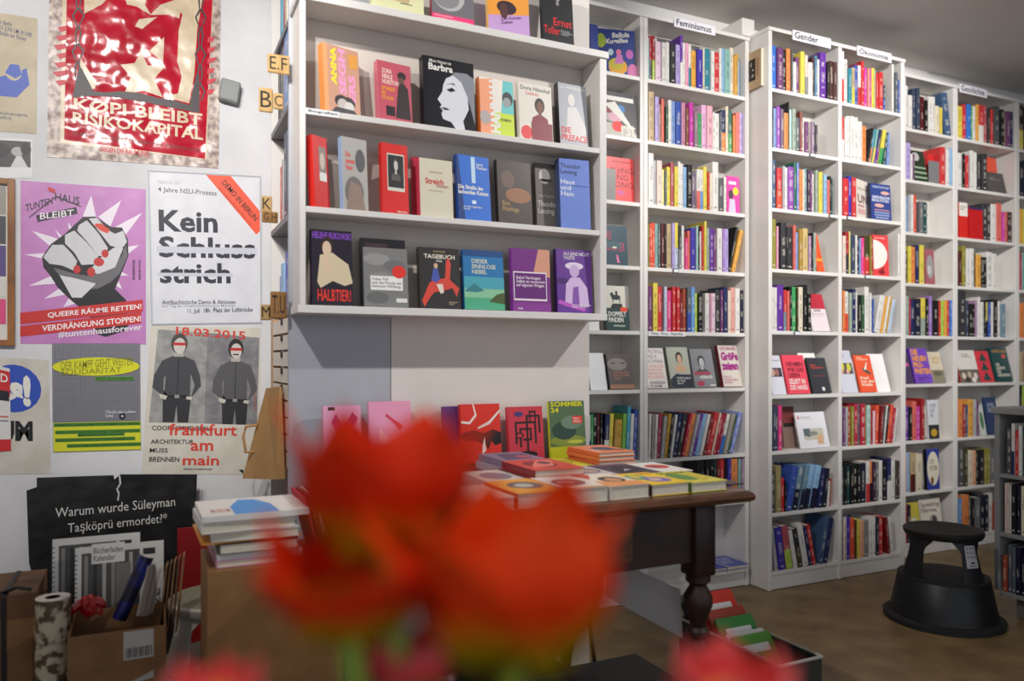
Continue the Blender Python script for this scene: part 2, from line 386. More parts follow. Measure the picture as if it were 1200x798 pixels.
sign('Ökonomie', 1002, 1042, 0, VG, 2.765, 'white shelf sign reading Ökonomie on the top board', .05)
sign('Geschichte', 1122, 1154, 0, VR, 2.775, 'white shelf sign reading Geschichte on the top board', .05)
# little bent card holders on shelf edges
def clip(px, row, zs, V, w=5, label=''):
    k = MB(); u = U(px, V); z = zs[row]
    k.box((u, V - .006, z - .022), (u + w*.0042, V - .004, z + .001), mat('3c4048', .4, .6)); k.box((u + .003, V - .0075, z - .018), (u + w*.0042 - .003, V - .0062, z - .003), mat('e8e8ee', .4))
    o = k.build('shelf_edge_clip'); tag(o, label, 'label holder', 'small card holders on shelf edges')
clip(788, 3, ZA, VA, 8, 'metal card holder on the fourth shelf edge, Feminismus column')
clip(948, 1, ZG, VG, 9, 'metal card holder on the second shelf edge, Gender column')
clip(971, 2, ZG, VG, 9, 'metal card holder on the third shelf edge, Gender column')
clip(992, 2, ZG, VG, 9, 'metal card holder on the third shelf edge, Ökonomie column')
clip(1013, 3, ZG, VG, 9, 'metal card holder on the fourth shelf edge, Ökonomie column')
clip(930, 4, ZG, VG, 9, 'metal card holder on the fifth shelf edge, Gender column')
def edgecard(pl, pr, z, V, text, label, h=.018):
    u0, u1 = U(pl, V), U(pr, V); W = u1-u0
    k = MB(); k.box((0, 0, 0), (W, .0015, h), mat('efeff2', .4)); o = k.build('edge_card', loc=(u0, V - .0025, z - h))
    tag(o, label, 'label'); lay(o, [('t', text, .08, .25, .92, .8, '333338')], lambda x, y, n: Vector((x*W, -.0004, y*h)), 'card')
edgecard(759.5, 803, ZA[4], VA, 'Film  Frau  Familie', 'white strip of lettering on the fifth shelf edge, Feminismus column', .022)
edgecard(358, 398, 1.871, VD, 'Biografien', 'small strip reading Biografien on the display unit shelf edge', .018)

# ================================================================ BOOKS
SPINES = []   # every spine-out book of the photo, built after the face-out ones
ALLZ = sorted(ZA + [9]); 
def ceil_of(V, zb, uplane):
    zs = {VA: ZA + [2.745], VG: ZG + [2.757], VR: ZR + [2.765]}.get(V) or ([2.335, 2.035, 1.645, 1.31, 2.9] if uplane < 1 else [.911, .63, .372, .113])
    up = [z for z in zs if z > zb + .05]
    return (min(up) - .0225 if up else 9) - zb
def bay(V, u):
    for c, V_ in ((eA, VA), (eG, VG), (eR, VR)):
        if V_ - .001 <= V < V_ + .14:
            for (a, b), (p, q) in zip(c, c[1:]):
                if b - .02 <= u <= p + .005: return b + .0008, p - .0012
    return None
def row(V, zb, X0, Y0, sc, spec, place, colname, uplane=None, dep=.125):
    out = []
    for tok in spec.split(','):
        p = tok.split(); x0, x1, c, yt = float(p[0]), float(p[1]), p[2], float(p[3]); ln = float(p[4]) if len(p) > 4 else 0
        pa, pb = X0 + x0/sc, X0 + x1/sc; py = Y0 + yt/sc
        if uplane is None:
            ua, ub = U(pa, V + .004), U(pb, V + .004); zt = Z((pa+pb)/2, py, V + .004)
            if ln: 
                uc = (ua+ub)/2; 
                for _ in range(3): zt = HC - (py-YH)/F*depth(uc + (zt-zb)*math.tan(math.radians(ln)), V)
        else:
            va, vb = uplane/ratio(pb), uplane/ratio(pa); ua, ub = va, vb; zt = HC - (py-YH)/F*depth(uplane, (va+vb)/2)
        cl = math.cos(math.radians(ln)); h = (zt - zb)/cl - (ub-ua)*abs(math.tan(math.radians(ln)))*.5; h = min(h, (ceil_of(V, zb, uplane) - (ub-ua)*abs(math.sin(math.radians(ln))))/cl)
        out.append(dict(u0=min(ua, ub), u1=max(ua, ub), V=V, zb=zb, h=max(.12, h), c=c, ln=ln, place=place, col=colname, area=abs(pb-pa)*h*240, up=uplane, dep=dep))
    out.sort(key=lambda d: d['u0'])
    for i, d in enumerate(out):
        if i and d['u0'] < out[i-1]['u1'] + .0006: d['u0'] = out[i-1]['u1'] + .0006
        if d['u1'] < d['u0'] + .004: d['u1'] = d['u0'] + .004
        if i == len(out) - 1 and uplane is None:
            by = bay(V, out[0]['u0'])
            if by:
                sh = max(0, by[0] + out[0]['h']*math.sin(math.radians(max(0, -out[0]['ln']))) - out[0]['u0'])
                for e in out: e['u0'] += sh; e['u1'] += sh
                sh = out[-1]['u1'] + (out[-1]['h']*math.sin(math.radians(out[-1]['ln'])) if out[-1]['ln'] > 0 else 0) - by[1]
                if sh > 0:
                    s_ = (out[-1]['u1'] - by[0] - sh)/(out[-1]['u1'] - by[0])
                    for e in out: e['u0'] = by[0] + (e['u0'] - by[0])*s_; e['u1'] = by[0] + (e['u1'] - by[0])*s_
        d['left'] = out[i-1]['c'] if i else None; d['right'] = out[i+1]['c'] if i + 1 < len(out) else None
    for d in out: d['wd'] = (d['u1'] - d['u0'])
    SPINES.extend(out)
ORD = ['top', 'second', 'third', 'fourth', 'fifth', 'sixth', 'seventh', 'eighth', 'lowest']
def rows(V, zs, base, colname, items):
    for i, X0, Y0, sc, spec in items: row(V, zs[i], X0, Y0, sc, spec, ORD[i] + ' shelf', colname)
rows(VA, ZA, 0, 'Feminismus column', [
 (0, 755, 35, 9.6, '50 68 tealp 75,68 98 crimson/slate 60,98 127 redd/lime 65,128 185 pinkp 130,185 212 mauve 130,215 255 white 135,255 297 white 135,300 360 charcoal 150,362 412 lav 165,412 440 purple/white 60,442 475 white 145,475 510 pink 145,512 545 white/teal 160,548 597 amber 230,600 660 indigo 220,662 682 cream 205,682 757 teal 205,762 800 white 235,800 855 red 250,857 885 white 200,885 910 sky 205,912 975 seafoam 215,975 1018 cream 195,1018 1033 amber 290,1035 1065 gold 270,1068 1085 sky 345'),
 (1, 755, 105, 9.6, '55 120 tan 20,125 172 lav 80,180 205 tand 165,207 240 coral 100,248 278 greend 190,280 320 white 115,325 368 bluel 125,370 430 blue 135,432 475 mauvep 145,480 515 brown 200,520 568 magenta 145,575 618 mauveg 240,620 660 green 265,662 715 pinkl 170,718 780 pinkw 185,782 808 white 260,810 865 white 265,867 885 slate 250,887 940 navy/orange 225,942 970 cream 185,972 1012 tealg/green 235,1018 1043 orange 290,1045 1090 coral 260,1092 1140 lav 260'),
 (2, 755, 175, 9.6, '55 117 white 40,120 148 greyl 120,150 210 creamp 125,212 238 yellowp 225,240 262 slate 240,265 305 yellow 195,305 342 rose 145,342 388 yellow 195,388 418 white 135,418 455 white 155,455 490 sky 195,492 545 black 170,548 592 mauved 250,595 635 white/coral 225,637 680 white/skym 225,680 722 yellow 190,722 742 red 255,742 775 cream 270,778 845 white 140,848 900 greyd 320,903 930 white 310'),
 (3, 755, 250, 9.6, '50 63 olive 120,65 98 orangered 115,98 130 orangered 105,132 165 seafoam 115,167 195 slate 110,197 235 maroon 115,237 262 black 115,264 315 tan 115,317 350 lav 110,350 390 yellow/bluep 105,395 430 charcoal/grey 140,432 468 white 135,470 497 hotpink 280,497 527 coral 195,535 592 indigo 165,592 612 tealp 140,614 632 black 150,634 662 white 200,662 682 red 140,682 710 yellow 90,715 748 sage 165,750 795 purple 170,797 825 plum 175,828 885 white 170,888 920 lilac 175,920 960 lav 175,965 992 black 150 13,995 1035 amber 190 15'),
 (4, 755, 325, 9.6, '50 98 plum 95,105 160 yellow 65,165 220 red 105,235 268 bluep 105,270 318 hotpink 150,340 380 red 105,382 418 red 110,420 458 darkred 180,460 497 rust 130,500 545 slate/blue 120,548 592 skym 110,595 628 lime 180,630 680 black 185,708 755 white 180,757 783 mauvep 180,785 830 pinkp 180,833 890 charcoal 140,892 920 plum 140,922 968 navy 110,975 1008 creamp 150,1010 1060 salmon 115,1062 1115 white 125,1118 1158 navyd 145'),
 (6, 755, 470, 9.6, '55 80 white 145 2,85 115 greige 170 2,118 145 white 150 3,148 188 rosed 140 5,193 225 greyl 170 6,228 265 gold 145 8,268 293 black 150 8,297 325 white 155 9,330 375 navy 135 11,378 428 charcoal 140 12,430 460 crimson 140 14,463 508 orange 140 14,510 540 greyl 150 15,545 580 purple 145 15,585 630 sky 145 15,632 665 white 150 15,670 705 darkred 130 15,707 760 red 130 15,762 780 cream 135 15,782 815 crimson 150 15,817 850 crimsond 140 15,853 895 white/azure 150 15,905 940 greige 145 16,945 965 greend 160 16,970 1012 peri 130 17'),
 (7, 755, 470, 9.6, '600 640 black 665,645 690 black 660,695 740 black 665,745 795 black 655,800 820 teald 655,830 868 darkred 658,870 915 red 655,920 945 black 658,950 985 indigo 650,990 1062 orange 650,1075 1100 seafoam 650,1105 1125 mauve 652')])
rows(VA, ZA, 0, 'narrow column left of Feminismus', [
 (6, 680, 470, 9.6, '105 125 white/blue 160,128 155 green 150,158 203 black 145,205 235 maroon 145,238 262 black 150,265 320 navy/white 150 3,325 370 yellow 145 3,375 400 ochre 210 3,402 468 gold 210 3,470 512 greenl 145 3,520 560 cyan 60 3,562 600 white 145 3,605 645 blue 100 3')])
rows(VG, ZG, 0, 'Gender column', [
 (0, 860, 25, 8.571, '390 440 azure 240,443 500 plum 265,503 540 black 280,545 585 orange 270,587 600 slate 290,603 635 white 410,637 675 plum 355,680 720 yellow 305,727 755 creamp/grey 340,757 800 white 415,803 820 maroon 360,822 850 bluem 345,852 880 white 380,885 945 purple 310,948 970 black 420,972 1012 brownd 400,1016 1052 brownd 410'),
 (1, 900, 110, 11.4, '68 80 black 190,82 128 bluel 190,130 180 violet 165,185 228 plumg 200,230 290 orange 250,291 299 charcoal 100,302 330 tealp 205,332 378 sage 200,380 432 slate 320,435 470 brownr 235,475 500 white 360,502 548 plum 370,550 590 greige 370,592 612 mauve 370,614 650 slate 370,652 682 plumd 410'),
 (2, 900, 180, 11.4, '70 115 bsteel 80,130 200 red/orangered 190,205 235 greyl 165,240 275 white 185,280 355 violet 175,358 400 tealg 115,402 430 peri 120,432 475 orange 210,478 505 cream 210,508 540 steel 195,542 570 plumd 215,572 600 plum 225,602 630 white 270,650 682 sage 220,695 745 yellow 245,755 797 sky 280,800 830 coral 350,835 862 black 300,865 885 teald 330'),
 (3, 900, 250, 11.4, '72 125 olive 75,135 160 pink 170,178 248 charcoal 120,255 272 black 190,275 345 charcoal 180,350 380 coral 160,388 425 bluel 250,428 470 ochre 215,480 548 sand 200,555 590 mauve 300,592 612 black 260,615 650 sage 260'),
 (4, 900, 325, 11.4, '72 102 white 130,104 135 white 135,140 222 purple 100,230 265 red/steel 165,268 298 coral 180,305 335 black 130,338 392 green 125,400 415 oliv2 140,418 475 cream 130,490 545 black 100,552 596 black 220'),
 (6, 900, 465, 11.4, '55 72 olive 160,75 112 navyg 125,115 155 navyg 130,160 205 hotpink 120'),
 (7, 900, 535, 11.4, '55 118 greyd 205,120 180 khaki 125,185 228 red 290,232 246 black 330,250 325 blue 130 13,340 405 steel/navyd 120 13,425 475 steel/navyd 120 13,490 555 sky/navyd 120 13,570 640 sky/navyd 120 13,675 725 navy 150 8,735 785 navyd 160 8,800 822 white 330 3,830 860 rust 300 3'),
 (8, 900, 600, 11.4, '48 88 greyl 230 -8,105 185 indigo 220 -8,195 275 rose/lime 200 -9,300 350 white 260 -12,355 410 charcoal/oliv2 235 -12,425 500 white 170 -12,505 545 navy 210 -12,550 600 red 190 -12,625 685 bsteel 60 12,690 750 navy 90 12')])
rows(VG, ZG, 0, 'Ökonomie column', [
 (0, 980, 50, 9.98, '72 98 white/red 100,100 148 white 190,152 195 teal 300,200 237 tan/yellow 290,240 280 blue 260,283 318 white/red 265,322 356 red 215,360 395 magenta 290,397 412 peach 305,414 436 magenta 305,440 475 yellow 300,480 495 sage 320,498 525 red 360,527 575 red 350,585 612 navyg/blue 500,695 718 white 255,735 765 slate 350,768 784 blue 440'),
 (1, 980, 125, 11.4, '85 118 red/white 135,122 155 white 150,158 200 white 120,202 250 white 125,252 303 white 140,306 358 white 195,362 418 orange 255,422 445 charcoal 280 12,448 480 cyan/orange 290 12,483 505 seafoam/yellow 300 12,528 565 navy/purple 300 12,568 612 yellow/green 310 12,630 665 teald 340 9,700 732 bluel 340 2'),
 (2, 980, 195, 11.4, '95 170 red 160,175 210 royal 130,215 272 red 150'),
 (3, 980, 265, 11.4, '95 135 creamp 130,140 182 redd/charcoal 75,184 200 yellowp 70,202 255 navyg 125,262 285 white 120,290 318 black 150,320 342 bluel 160,345 385 hotpink 155,388 455 oliv2/red 130,460 475 olive 130,478 508 rust 120,835 858 white 105'),
 (4, 980, 330, 11.4, '95 122 orange 120,125 180 white/orangered 130,185 222 sage 150,228 272 navy 100,275 298 white 140,302 345 black 180,348 392 greend 180,400 458 white 70,463 485 white 150,488 508 blue 235,515 570 white 185 13,575 602 white 190 13,606 634 amber 200 13,638 664 white 200 13,668 694 gold 205 13,698 742 bluep 240 13'),
 (6, 980, 465, 11.4, '80 100 lav 130,104 135 plum 150,137 162 greyl 140,166 208 rust 125,212 245 olive 130,250 298 crimson 95,300 330 slate 95,335 395 crimson 95,400 420 olive 110,425 470 tealp 115,475 500 redd 170,503 530 pinkp 190,535 580 orangered 115 3,583 620 darkred 125 5,625 642 slate 120 7,645 669 white 120 8,672 690 black 125 8,692 735 orangered 110 9,740 770 crimson 150 9,773 795 white 155 9'),
 (7, 980, 530, 11.4, '80 105 slate 200,110 150 black 185,155 195 teald 190,200 240 black 175,245 290 black 170,292 335 black 165,340 415 navyd 150,418 462 white/red 125,465 505 orange/black 125,508 548 plumd 140,550 590 greym 135,592 638 white 115,642 690 black 120,695 745 navy/white 80,748 795 white 110,800 828 oliv2 110,830 865 plumd 115'),
 (8, 980, 600, 11.4, '62 92 black 60,95 135 creamp 80,138 192 royal 75,195 250 orangered 95,255 270 oliv2 110,272 320 yellow 100,322 370 peach 125,372 440 grey 120,445 485 white 80,487 530 white 65,535 570 navyd 75,572 632 red 60,690 722 darkred 75 -7,740 775 white 80 -7')])
rows(VR, ZR, 0, 'column left of the Geschichte sign', [
 (0, 1030, 60, 4.988, '158 175 white 200,182 205 white 255,207 225 navyg 215,226 243 navyg 215,250 275 maroon 265,280 298 black 285,300 320 white 265,322 340 white 265,342 365 cream 320,370 380 yellow 330,402 438 bsteel 240 -9'),
 (1, 1030, 60, 4.988, '160 188 lav 535,192 205 white 600,207 216 plum 600,378 408 red 560,410 428 white 575,430 444 sky 570'),
 (2, 1030, 200, 4.988, '160 175 sky 150,178 192 greyl 145,194 210 white 140,212 228 orangered 140,240 262 greym 180,264 285 teald 185,286 298 white 180'),
 (3, 1030, 200, 4.988, '160 175 black 470,177 193 yellow 440,195 217 orange 445,219 243 navy 435,245 270 yellow 435'),
 (4, 1030, 340, 4.988, '157 180 sage 35,183 190 crimson 50,192 215 navy 55,218 255 navyd 50,258 285 yellow/sage 45,287 303 black 50,306 326 lilac 35,328 365 black 60,367 380 red 60,382 398 lime 60,400 415 amber 60,417 430 red 60,432 444 azure 60'),
 (6, 1030, 340, 4.988, '158 180 purple 680,183 200 black 685,203 228 coral 650,230 250 magenta 680,252 270 redd 635'),
 (7, 1030, 480, 4.988, '150 160 orange 265,162 182 sky 255,185 213 tan/maroon 255,216 252 cream 260'),
 (8, 1030, 480, 4.988, '146 160 redd 560,162 183 navyd 560')])
rows(VR, ZR, 0, 'Geschichte column', [
 (0, 1030, 60, 4.988, '467 495 yellow 320,497 516 red 310,518 540 azure 310,542 556 green 320,558 575 white 320,577 588 amber 310,590 618 red/white 315,622 640 rose 315,642 655 charcoal 335,657 670 red 340,685 715 greyd 320,718 735 black 340,738 750 tand 350,752 773 plum 350,775 795 navy 350'),
 (1, 1030, 60, 4.988, '465 488 white 595,492 505 black 600,510 528 red 610,530 542 greyl 600,545 565 white 580,568 580 white 590,582 606 charcoal 600,608 634 charcoal 600'),
 (2, 1030, 200, 4.988, '615 640 charcoal 190,642 662 charcoal 190,665 695 white 195,697 727 coral 190,729 740 magenta 240,742 757 coral 240,760 788 brownd 240'),
 (3, 1030, 200, 4.988, '475 490 maroon 470,492 510 olive 440,513 534 white 455,536 558 white 455,562 570 black 480,573 598 amber 490,600 618 black 505,619 637 black 505,640 672 white 475,675 698 white 485'),
 (4, 1030, 340, 4.988, '478 515 charcoal 5,518 530 navyg 60,532 551 black 80,553 570 black 80,572 582 mauve 60,585 598 white 40,600 615 white 70,618 630 black 70,632 645 yellow/black 70,647 660 blue 70,662 675 white 70,677 700 black 55,703 716 white 65,718 743 steel 80'),
 (6, 1030, 340, 4.988, '472 495 orange 640,497 512 redd 670,515 530 bsteel 670,533 560 amber 640,565 580 greyl 640,582 595 plum 650'),
 (7, 1030, 480, 4.988, '470 500 greyd 200,502 522 oliv2 220,525 552 cream 240,555 575 peach 240,577 590 black 240,592 620 black 235,622 635 olive 235,637 655 olive 230,658 685 greym 230'),
 (8, 1030, 480, 4.988, '470 490 skym 520,492 527 orange 500,530 545 greyd 520,547 565 black 520,567 600 greym 515,602 622 navyd 500,624 645 navyd 500,648 672 white 490,674 690 rust 540')])
rows(VR, ZR, 0, 'column right of Geschichte', [
 (0, 1030, 60, 4.988, '822 850 black/yellow 320,852 880 charcoal 330'), (1, 1030, 60, 4.988, '824 850 navyd 645,852 880 black 640'),
 (2, 1030, 200, 4.988, '828 840 amber 225,842 870 yellow 225'), (3, 1030, 200, 4.988, '828 838 crimson 480,840 865 seafoam 480'),
 (4, 1030, 340, 4.988, '828 850 orange 75,852 880 orange 80'), (5, 1030, 340, 4.988, '828 850 tan 360,852 880 maroon 370'), (6, 1030, 340, 4.988, '828 840 black 540,842 870 lime 560')])

def bookmesh(k, w, d, h, cover, mt, seed, page=True):
    """spine towards -y, thickness along x"""
    ct = min(.0022, w*.16); r = min(w*.22, .004)
    # spine outline (rounded) + covers
    prof = [(0, d), (0, r), (r*.35, r*.3), (w*.5, 0), (w-r*.35, r*.3), (w, r), (w, d), (w-ct, d), (w-ct, r+ct), (ct, r+ct), (ct, d)]
    i = len(k.v); n = len(prof)
    for z in (0, h):
        for x, y in prof: k.v.append(mt @ Vector((x, y, z)))
    for a in range(n):
        b = (a+1) % n
        uv = None
        if 1 <= a <= 4:
            xa, xb = prof[a][0]/w*.98+.01, prof[b][0]/w*.98+.01; uv = [(seed+xa, 0), (seed+xb, 0), (seed+xb, 1), (seed+xa, 1)]
        k.face([i+a, i+b, i+n+b, i+n+a], cover, uv)
    for o_, rev in ((0, True), (n, False)):
        for q in ((0, 1, 9, 10), (8, 5, 6, 7), (1, 2, 3, 4), (1, 4, 5, 8), (1, 8, 9)):
            f = [i+o_+j for j in q]; k.face(f[::-1] if rev else f, cover)
def spinebook(d, k=None):
    """one spine-out book; k given: added to that shared mesh"""
    w = d['wd'] - .0006; ln = math.radians(d['ln'])
    if ln: w = w*math.cos(ln)
    rr = random.Random(int(d['u0']*1e5)); dep = min(d['dep'] + rr.uniform(-.012, .012), .14); h = d['h']
    dv = rr.uniform(.0, .010)
    loc = Vector((d['u0'] + .0003, d['V'] + .004 + dv, d['zb'] + .0004)); seed = rr.randint(1, 60)
    if ln > 0: loc.z += w*math.sin(ln)
    if d['up'] is not None:
        M = Matrix.Translation((d['up'] + .006 + dv, d['u1'] - .0003, d['zb'] + .0004)) @ Matrix.Rotation(-math.pi/2, 4, 'Z')
    else: M = Matrix.Translation(loc) @ Matrix.Rotation(ln, 4, 'Y')
    pm = pagemat(); cm = bookmat(d['c'])
    ct = min(.0022, w*.16); r = min(w*.22, .004)
    a, b = (ct+.0001, r+ct+.0002, .0015), (w-ct-.0001, dep-.002, h-.003)
    if k is not None:
        bookmesh(k, w, dep, h, cm, M, seed); k.box(a, b, pm, M); return None
    kk = MB(); bookmesh(kk, w, dep, h, cm, Matrix(), seed); o = kk.build('book'); o.matrix_world = M
    p = MB(); p.box(a, b, pm); p.build('page_block', o)
    return o
def faceout(px0, px1, ytop, V, zb, col, ops, label, th=.018, lean=8, yaw=0, spine=None, group=None, u0=None, name='book', pages=True):
    """a book shown cover first; its front bottom left corner stands on (U(px0, V), V)"""
    u = U(px0, V) if u0 is None else u0
    a, l = math.radians(yaw), math.radians(lean)
    r = ratio(px1); # width along (cos a, sin a) until the ray through px1
    W = (r*V - u)/(math.cos(a) - r*math.sin(a))
    by = bay(V, u + .01)
    if by:
        if u < by[0]: W -= by[0] - u; u = by[0] + .0015
        W = min(W, (by[1] - u - .001 - max(0, -math.sin(a))*(th + .26*math.sin(l)) - .001)/math.cos(a))
    h = .2
    for _ in range(4):
        t = depth(u - math.sin(a)*h*math.sin(l), V + math.cos(a)*h*math.sin(l)); h = (HC - (ytop - YH)/F*t - zb)/math.cos(l)
    loc = (u, V, zb + .0005 + th*math.sin(l))
    o = MB(); pm = pagemat(); cm = mat(col, .38); sm = mat(spine or col, .38); ct = .0016
    if pages:
        o.box((0, 0, 0), (W, ct, h), cm); o.box((0, th-ct, 0), (W, th, h), cm); o.box((-.0012, .0004, 0), (.0012, th-.0004, h), sm)
        ob = o.build(name, loc=loc, rot=(-l, 0, a)); p = MB(); p.box((.0014, ct+.0001, .002), (W-.003, th-ct-.0001, h-.002), pm); p.build('page_block', ob)
    else:
        o.box((0, 0, 0), (W, th, h), cm); ob = o.build(name, loc=loc, rot=(-l, 0, a))
    lay(ob, ops, lambda x, y, n: Vector((x*W, -.0002 - n*.00008, y*h)), 'cover')
    tag(ob, label, {'book': 'book', 'card': 'card', 'calendar': 'calendar', 'magazine': 'magazine'}.get(name, 'book'), group)
    return ob, W, h
# ================================================================ DISPLAY UNIT on the pier
def display_unit():
    u0, u1, u2, u3 = U(351.2, VD), U(358.4, VD), U(703.3, VD), U(711, VD)
    r = empty('display_shelf', (u0, VD, 1.27)); tag(r, 'white open wall display unit of three shelves with books shown cover first', 'shelf unit')
    o = Vector((u0, VD, 1.27)); B = VP - .0008
    def bx(n, a, b, m=SH):
        k = MB(); k.rbox(Vector(a) - o, Vector(b) - o, m, .0015); return k.build(n, r)
    bx('side_panel', (u0, VD, 1.292), (u1, B, 2.188)); bx('side_panel', (u2, VD, 1.292), (u3, B, 2.188))
    bx('shelf_board', (u0 - .006, VD - .002, 1.268), (u3 + .002, B, 1.2915))
    bx('shelf_board', (u1 + .0003, VD + .001, 1.565), (u2 - .0003, B, 1.583)); bx('shelf_board', (u1 + .0003, VD + .001, 1.853), (u2 - .0003, B, 1.871))
    bx('top_board', (u0 - .008, VD - .006, 2.1885), (u3 + .006, B, 2.212))
    bx('back_panel', (u1 + .0005, B - .006, 1.292), (u2 - .0005, B, 2.188), mat('d9cfc6', .5))
display_unit()
V1 = 2.325
D2, D3, D4, D1 = 1.871, 1.583, 1.292, 2.212
g = 'books shown cover first on the display unit'
def fo(*a, **k): return faceout(*a, group=k.pop('group', g), **k)
# top board, cut by the picture's upper edge
fo(435, 497, -34, V1, D1, 'e3e3b4', [('p', [(.3,.35),(.7,.3),(.8,.7),(.5,.9),(.25,.7)], 'c9b38b'), ('r', .55,.28,.78,.3,'3a3a3a')], 'pale yellow green book on the top board of the display unit', lean=5, spine='cfcfa0')
fo(506.5, 556, -34, V1, D1, '77757a', [('r',0,0,1,.17,'f0447e'),('t','OSTRASSENBUCH',.12,.03,.9,.09,'white'),('t','KRISTINE BILKAU',.05,.12,.5,.145,'white'),('e',.4,.55,.38,.3,'b8b8b8'),('e',.35,.5,.3,.2,'8c8c8e')], 'grey book with a pink foot band on the top board of the display unit', lean=5, spine='8a1f3a')
fo(573, 621, -30, V1, D1, 'c9a3d8', [('p',[(0,.3),(1,.42),(1,1),(0,1)],'f0a040'),('e',.45,.48,.24,.12,'3b2a35'),('e',.38,.42,.1,.14,'5a3a3a'),('t','Die Kurzen\nZeiten',.3,.22,.8,.34,'5b2a5f',.18)], 'orange and lilac book on the top board of the display unit', lean=5, spine='efc070')
fo(637, 673, -26, V1, D1, '28282c', [('t','Ernst',.35,.30,.95,.42,'red'),('t','Toller',.03,.16,.55,.28,'red'),('t','Eine Jugend\nin Deutschland\nund Briefe',.58,.17,.95,.25,'greyl')] + port(.5,.78,.13,'8c8c8c','3c3c3c','1c1c1e'), 'black book with red lettering on the top board of the display unit', lean=5)
# first open shelf
fo(381, 423, 50, V1-.012, D2, 'c8957c', [('p',[(0,0),(.12,0),(.12,1),(0,1)],'e0a06a'),('t','ANNA',.2,.42,.36,.97,'yellow',90,.05),('t','SEGH',.42,.30,.62,.97,'f29bc8',90,.05),('t','ERS',.68,.22,.88,.62,'f29bc8',90,.05),('r',.72,.72,.96,.93,'e09a3a'),
  ('e',.47,.2,.19,.09,'2a2426'),('e',.66,.19,.19,.09,'322a2c'),('e',.5,.15,.15,.09,'bfb8b4'),('e',.68,.13,.14,.08,'d5d0cc'),('p',[(.15,0),(.3,.1),(.8,.1),(1,0)],'3a3a40')], 'book with tall yellow and pink sideways lettering, first on the shelf above Biografien', th=.028, yaw=16, lean=5, spine='e8954f')
fo(444.5, 483.4, 70.5, V1, D2, 'c8586a', [('t','ZORA\nNEALE\nHURSTON',.12,.62,.62,.88,'f5d5c8',0,.03),('t','SPUREN\nIM\nSTAUB',.1,.36,.5,.58,'f2a02c',0,.03),('e',.72,.8,.13,.07,'2c2024'),('e',.7,.72,.09,.06,'6a4a40'),('p',[(.5,.08),(.96,.08),(.9,.6),(.78,.68),(.62,.66),(.56,.4)],'33262a'),('r',.22,.1,.48,.26,'271f22')], 'dusty pink book with a dark seated figure beside the sideways lettered book', th=.026, yaw=8, lean=5, spine='e07a8c')
fo(497.7, 557, 65, V1-.005, D2, '15151c', [('t','Mein Name ist',.12,.92,.55,.965,'white'),('t','Barbra',.1,.81,.58,.91,'white',0,.03),
  ('p',[(.5,.74),(.62,.83),(.85,.84),(1,.78),(1,.1),(.95,.25),(.9,.4),(.82,.55),(.7,.62)],'8a8c96'),('p',[(.44,.72),(.58,.78),(.74,.7),(.86,.5),(.88,.32),(.76,.14),(.8,.0),(.62,.0),(.52,.1),(.36,.13),(.33,.2),(.36,.25),(.3,.29),(.34,.33),(.26,.4),(.36,.52),(.38,.62)],'dadce4'),('p',[(.44,.56),(.56,.6),(.62,.56),(.52,.53)],'15151c'),('p',[(.4,.62),(.58,.67),(.64,.63),(.55,.65)],'15151c'),('p',[(.31,.29),(.42,.3),(.5,.27),(.4,.26)],'44444c'),('r',.885,.14,.905,.36,'15151c')], 'black book with a big pale face in profile, tallest on its display shelf', th=.034, yaw=2, lean=4, spine='101018')
fo(564, 603.5, 90, V1, D2, 'f2e8dc', [('p',[(.38,0),(1,0),(1,.42),(.38,.42)],'c9df3c'),('p',[(0,0),(.38,0),(.38,1),(0,.95)],'f2a27c'),('p',[(.62,.42),(1,.42),(1,1),(.7,1)],'6cc8c8'),('t','HANNAH',.28,.05,.58,.97,'white',90,.05),('e',.82,.68,.16,.13,'3a3f48'),('e',.8,.62,.12,.09,'9aa0a0'),('e',.14,.3,.16,.12,'b5aaa6'),('t','ROMAN',.6,.28,.9,.33,'3a3a3a')], 'pastel book with sideways white lettering over orange, turquoise and lime', th=.026, yaw=4, lean=5, spine='c96a2a')
fo(610, 648.7, 96, V1, D2, 'e4ddd2', [('t','Dora Hitschel',.06,.88,.95,.95,'greyd'),('t','Gelebtes',.2,.8,.6,.86,'d88'+'a8a'),('e',.2,.14,.17,.12,'e5484d')] + port(.62,.62,.14,'7a5040','26201f','8a3040') + [('r',.35,.02,.98,.34,'8a3a46')], 'cream book with a seated woman and a red dot on its cover', th=.02, yaw=3, lean=5)
fo(657, 690, 97, V1, D2, 'a9adb5', [('t','JULI WINTERBERG',.04,.9,.96,.96,'white'),('e',.45,.74,.12,.1,'e0dcd8'),('p',[(.2,.1),(.3,.62),(.62,.64),(.95,.3),(.9,.1)],'dcd9d6'),('t','DIE\nPREFACE',.05,.08,.96,.3,'d8434c',0,.03)], 'pale grey book with a figure in a white dress, last on its display shelf', th=.028, yaw=2, lean=5, spine='2a2628')
